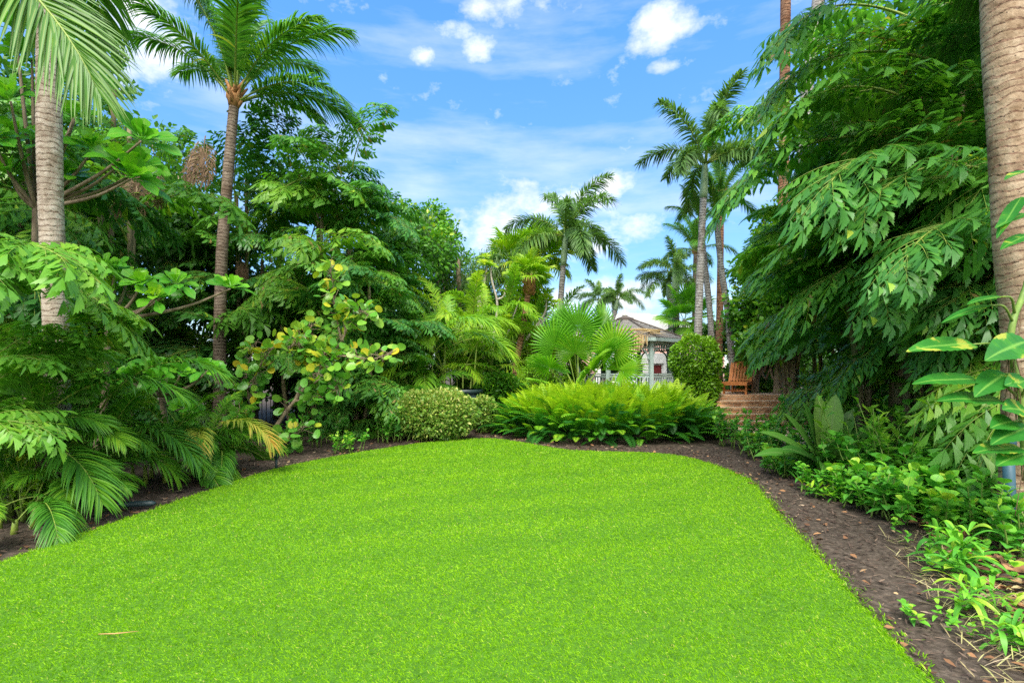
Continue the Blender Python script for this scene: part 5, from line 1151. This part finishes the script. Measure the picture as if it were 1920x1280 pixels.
# ------------------------------------------------------------------ climbing vine on the right trunk
def vine():
    D = 3.75; b = P(1905, 900, D); b[2] = 0; t = thing('climbing_vine', 'climbing vine with large yellow-streaked leaves on the thick tan trunk', 'vine', tuple(b)); g = np.random.default_rng(731)
    c = spline([P(1925, 900, D) - b, P(1915, 760, D) - b, P(1895, 660, D) - b, P(1900, 600, D) - b, P(1915, 560, D + .1) - b, P(1930, 500, D + .15) - b, P(1925, 380, D + .2) - b], 40)
    mb = MB(); tube(mb, c, np.linspace(.026, .016, 40) * (1 + .08 * (np.arange(40) % 5 == 0)), 9); mb.obj('stem', M['stem'], t)
    mb = MB()
    for k in range(26):
        p = c[g.integers(2, 30)]; q = p + (g.normal(-.05, .05), g.normal(-.02, .03), -g.uniform(.2, .6)); tube(mb, spline([p, (p + q) / 2 + g.normal(0, .02, 3), q], 7), .0035, 4)
    mb.obj('aerial_roots', M['twig'], t)
    # leaf: base px, tip px, length is the distance between them, half width, face
    leaves = [((1825, 645), (1702, 655), .062, (0, -.55, .8)), ((1832, 712), (1712, 716), .055, (0, -.5, .85)), ((1880, 752), (1758, 748), .062, (0, -.45, .9)), ((1855, 572), (1768, 602), .03, (.2, -.2, .9)), ((1880, 556), (1815, 568), .035, (.1, -.2, .95)),
              ((1925, 640), (1850, 672), .075, (-.2, -.75, .55)), ((1885, 700), (1830, 740), .06, (-.5, -.6, .4)), ((1915, 840), (1825, 846), .055, (0, -.4, .9)), ((1900, 790), (1858, 800), .05, (0, -.6, .6)), ((1925, 770), (1880, 765), .06, (0, -.7, .6)), ((1925, 715), (1885, 720), .05, (.1, -.7, .6)),
              ((1925, 850), (1870, 870), .06, (0, -.5, .8)), ((1930, 800), (1860, 830), .06, (0, -.5, .8)), ((1915, 370), (1872, 440), .035, (-.5, -.3, .7)), ((1925, 400), (1868, 425), .035, (-.2, -.4, .9)), ((1925, 320), (1885, 335), .03, (-.1, -.3, .9)), ((1930, 440), (1878, 465), .035, (-.2, -.5, .8))]
    for (p0, p1, w, face) in leaves:
        A, B = P(*p0, D - .1) - b, P(*p1, D - .25) - b; i = int(np.argmin(np.abs(c[:, 2] - A[2] + .12))); s0 = c[i]
        mb = MB(); d = B - A; L = np.linalg.norm(d); inst(mb, T_VINE, A, d + (0, 0, .08 * L), face, L * 1.02, w * 1.5, .10, .46 + g.normal(0, .03)); lf = mb.obj('leaf', M['pothos'], t)
        mb = MB(); tube(mb, spline([s0, (s0 + A) / 2 + (0, -.02, .05), A], 9), np.linspace(.010, .006, 9), 6); mb.obj('petiole', M['stem'], lf)
vine()

# ------------------------------------------------------------------ understory on the right and small plants
def sprig(mb, sb, g, base, h, nl, T, L, W, lean=.3, tint=.45, droop=.4, whorl=False, mat=0):
    az = g.uniform(0, 6.28); tip = base + np.array((math.cos(az) * lean * h, math.sin(az) * lean * h, h)); c = spline([base, base * .5 + tip * .5 + g.normal(0, .03, 3) * h, tip], 9); tube(sb, c, np.linspace(.009, .004, 9), 5)
    u = np.sort(g.uniform(.25, 1, nl)); q = np.stack([np.interp(u, np.linspace(0, 1, 9), c[:, k]) for k in range(3)], 1); a = np.arange(nl) * 2.4 + g.uniform(0, 6) + g.normal(0, .3, nl); e = R(10) + R(45) * u + g.normal(0, .2, nl)
    D = np.stack([np.cos(a) * np.cos(e), np.sin(a) * np.cos(e), np.sin(e)], 1)
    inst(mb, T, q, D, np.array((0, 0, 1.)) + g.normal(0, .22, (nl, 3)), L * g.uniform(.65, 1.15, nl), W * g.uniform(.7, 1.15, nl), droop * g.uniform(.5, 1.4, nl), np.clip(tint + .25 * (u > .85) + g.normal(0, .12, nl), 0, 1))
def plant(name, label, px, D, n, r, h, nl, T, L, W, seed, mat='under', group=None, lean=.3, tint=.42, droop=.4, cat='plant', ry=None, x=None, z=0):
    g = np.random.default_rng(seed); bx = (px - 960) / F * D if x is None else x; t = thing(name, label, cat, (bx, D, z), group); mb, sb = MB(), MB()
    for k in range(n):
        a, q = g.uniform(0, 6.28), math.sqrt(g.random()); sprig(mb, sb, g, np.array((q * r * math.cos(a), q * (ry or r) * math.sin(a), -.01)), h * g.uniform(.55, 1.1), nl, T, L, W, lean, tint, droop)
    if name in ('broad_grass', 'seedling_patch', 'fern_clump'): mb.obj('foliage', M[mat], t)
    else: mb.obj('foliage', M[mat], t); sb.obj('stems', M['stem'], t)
    return t
G1 = 'leafy shrubs under the right thicket'
plant('leafy_shrub', 'light green leafy shrub beside the fern hedge at the foot of the brick path', 1398, 9.4, 32, .46, .70, 18, T_OV3, .13, .04, 801, 'under', G1, tint=.62)
plant('leafy_shrub', 'dark leafy shrub on the left of the giant lily', 1475, 8.0, 34, .55, .68, 20, T_OV3, .12, .034, 802, 'under', G1, tint=.40)
plant('leafy_shrub', 'narrow-leaved shrub spilling toward the path below the giant lily', 1505, 6.9, 22, .42, .30, 12, T_LANCE5, .22, .024, 803, 'under', G1, lean=.6, tint=.42)
plant('leafy_shrub', 'broad-leaved shrub between the giant lily and the fishtail seedlings', 1625, 6.3, 30, .55, .55, 16, T_OV5, .15, .045, 804, 'under', G1, tint=.38)
plant('leafy_shrub', 'glossy broad-leaved shrub at the front of the right thicket', 1700, 5.0, 22, .45, .42, 13, T_OV5, .16, .05, 805, 'under', G1, tint=.55)
plant('leafy_shrub', 'dense dark green shrub below the climbing vine', 1830, 4.9, 34, .55, .45, 15, T_OV5, .15, .045, 806, 'under', G1, tint=.40)
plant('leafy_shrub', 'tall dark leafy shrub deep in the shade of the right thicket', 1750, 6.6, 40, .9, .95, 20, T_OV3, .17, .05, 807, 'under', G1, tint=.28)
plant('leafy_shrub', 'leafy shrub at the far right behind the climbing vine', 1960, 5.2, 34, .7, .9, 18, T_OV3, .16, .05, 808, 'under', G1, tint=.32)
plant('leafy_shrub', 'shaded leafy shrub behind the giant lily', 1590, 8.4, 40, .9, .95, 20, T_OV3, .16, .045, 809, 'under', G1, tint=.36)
plant('ginger_clump', 'tall yellow-green ginger leaves beside the terrace', 1535, 13.2, 34, .8, 1.5, 14, T_LANCE5, .36, .035, 810, 'lime', 'ginger clumps beside the terrace', lean=.25, tint=.30, droop=.6)
plant('ginger_clump', 'darker ginger leaves under the fishtail palms right of the terrace', 1590, 11.2, 40, .9, 1.15, 14, T_LANCE5, .34, .036, 811, 'under', 'ginger clumps beside the terrace', lean=.25, tint=.5, droop=.6)
plant('ginger_clump', 'ginger leaves behind the lounger', 1400, 16.2, 30, .7, 2.0, 16, T_LANCE5, .40, .045, 812, 'lime', 'ginger clumps beside the terrace', lean=.2, tint=.15, droop=.6)
plant('low_hedge', 'low dark green hedge at the edge of the brick terrace', 1425, 16.4, 40, .62, .34, 26, T_OV3, .09, .026, 813, 'shrub', tint=.45, lean=.1, cat='hedge', ry=.25, z=TZ)
plant('broad_grass', 'clump of broad light green grass blades at the bottom right', 1790, 3.55, 9, .14, .30, 7, T_STRAP, .30, .018, 821, 'under', 'low plants at the bottom right corner', tint=.62, droop=.6)
plant('broad_grass', 'broad grass clump with arching blades near the right corner', 1850, 2.95, 8, .16, .17, 6, T_STRAP, .26, .014, 822, 'under', 'low plants at the bottom right corner', tint=.68, droop=.7)
plant('broad_grass', 'small broad grass clump at the very bottom right', 1905, 2.6, 7, .12, .14, 6, T_STRAP, .20, .012, 823, 'under', 'low plants at the bottom right corner', tint=.7, droop=.7)
plant('seedling_patch', 'low leafy seedlings along the right edge of the frame', 1880, 3.5, 26, .5, .18, 7, T_OV5, .09, .026, 824, 'under', 'low plants at the bottom right corner', tint=.75, lean=.4)
plant('seedling_patch', 'scattered small seedlings among dead leaves under the vine', 1840, 4.1, 34, .6, .13, 6, T_OV5, .07, .02, 825, 'under', 'low plants at the bottom right corner', tint=.65, lean=.4)
plant('seedling_patch', 'yellow-green seedlings beside the pale clippings', 1820, 2.75, 16, .3, .11, 6, T_OV5, .06, .016, 826, 'under', 'low plants at the bottom right corner', tint=.7, lean=.4)
plant('edging_shrub', 'small leafy shrub at the lawn edge below the sea grape', 655, 8.9, 16, .3, .32, 12, T_OV3, .11, .03, 831, 'under', 'small shrubs along the left bed', tint=.6)
plant('edging_shrub', 'leafy shrub beside the left end of the variegated bush', 735, 10.2, 22, .34, .62, 16, T_OV3, .12, .034, 832, 'under', 'small shrubs along the left bed', tint=.6)
plant('edging_shrub', 'dark shrub behind the little path light', 590, 9.9, 30, .6, .55, 16, T_OV3, .13, .036, 833, 'under', 'small shrubs along the left bed', tint=.3)
plant('edging_shrub', 'small grey-green shrub at the left edge behind the young areca', 30, 4.9, 20, .3, .62, 18, T_OV3, .075, .024, 834, 'ball', 'small shrubs along the left bed', tint=.55)
plant('edging_shrub', 'bright small shrub with a few yellow leaves between the arecas', 105, 5.2, 12, .25, .55, 10, T_OV5, .15, .04, 835, 'broad', 'small shrubs along the left bed', tint=.62)
plant('edging_shrub', 'shaded undergrowth at the foot of the leaning coconut palm', 250, 9.0, 46, 1.0, .6, 16, T_OV3, .14, .04, 836, 'under', 'small shrubs along the left bed', tint=.45)
plant('edging_shrub', 'shaded undergrowth behind the arecas at the far left', 120, 7.4, 46, 1.1, .8, 16, T_OV3, .15, .045, 837, 'under', 'small shrubs along the left bed', tint=.42)
plant('fern_clump', 'low bright fern at the path edge under the broad-leaved shrub', 1560, 5.7, 12, .25, .16, 9, T_LANCE3, .16, .014, 841, 'fern', tint=.62, lean=.8)

# ------------------------------------------------------------------ fallen pieces
mb = MB(); g = np.random.default_rng(851); a, b2 = P(1765, 1040, 3.72), P(1885, 1033, 3.78); a[2] = b2[2] = .03
inst(mb, prof_blade(9, lambda x: (.8 - .5 * x) * min(1, x * 5 + .3), .35, .12), a, b2 - a, (0, -.25, 1), np.linalg.norm(b2 - a) * 1.1, .055, .02, .75)
tag(mb.obj('palm_sheath', noise_mat('sheath_brown', [(.3, (.22, .09, .035)), (.7, (.45, .22, .10))], 10, 6, .8, .4, (1, 6, 1))), 'orange-brown fallen palm sheath lying under the shrubs on the right', 'palm sheath')

# denser planting along the right-hand edge of the mulch path
for i, (px, D, r, h, ti, L, W, lab) in enumerate([(1425, 8.6, .36, .42, .62, .11, .032, 'light leafy shrub at the mulch edge between the brick path and the lily'), (1478, 7.0, .34, .36, .55, .12, .034, 'leafy shrub at the mulch edge left of the lily leaves'),
        (1570, 5.75, .36, .34, .52, .13, .038, 'leafy shrub at the mulch edge in front of the lily'), (1640, 5.3, .38, .42, .60, .14, .042, 'bright leafy shrub right of the low bright fern'), (1755, 4.65, .38, .36, .62, .14, .044, 'bright glossy shrub left of the fallen palm sheath'),
        (1900, 3.95, .22, .50, .55, .13, .042, 'leafy shrub hiding the foot of the thick tan trunk'), (1690, 5.9, .5, .62, .45, .16, .05, 'big-leaved shrub in the middle of the right-hand planting'), (1780, 5.4, .5, .6, .42, .16, .05, 'big-leaved shrub left of the climbing vine')]):
    plant('leafy_shrub', lab, px, D, int(60 * r), r, h, 16, T_OV5, L, W, 860 + i, 'under', G1, tint=ti, lean=.45)

areca('areca palm with upright fronds between the bending arecas and the leaning coconut palm', 290, 6.6, 12, 506, .55, 6, .35, azc=-30, spread=150)
areca('leafy areca palm just in front of the grey trunk', 100, 5.7, 14, 507, .62, 6, .6, azc=-20, spread=150)
areca('areca palm low at the soil edge left of the dark pipe', 75, 5.05, 10, 508, .48, 5, .3, azc=-25, spread=110, mix=('mid', 'low', 'mid'))
for i, (px, D, r, h, lab) in enumerate([(1665, 6.1, .40, 1.0, 'young fishtail palm seedlings right of the lily'), (1735, 5.5, .42, 1.05, 'taller light green fishtail palm seedlings left of the climbing vine'), (1800, 5.9, .40, .9, 'fishtail palm seedlings in the shade behind the climbing vine leaves')]):
    plant('fishtail_seedlings', lab, px, D, 16, r, h, 15, T_WEDGE, .19, .045, 880 + i, 'fishtail_bright', 'young fishtail palms in the right bed', tint=.30, lean=.45, droop=.3)

M['lightleaf'] = leaf_mat('light_tree_leaf', [(0, (.05, .18, .018)), (.5, (.12, .31, .022)), (.85, (.26, .45, .025)), (1, (.45, .48, .05))], .4, .4, .1)
tree('light green small-leaved tree in front of the dark fishtails right of the terrace', 1478, 12.6, 4.5, .85, 5600, 441, T_OV3, .14, .045, 'lightleaf', 'light leafy trees beside the terrace', tip=.35, z0=.44, shell=.2, name='leafy_tree')
tree('taller light green tree above the right end of the brick terrace', 1455, 14.8, 6.0, .9, 5200, 442, T_OV3, .15, .048, 'lightleaf', 'light leafy trees beside the terrace', tip=.3, z0=.5, shell=.2, name='leafy_tree')
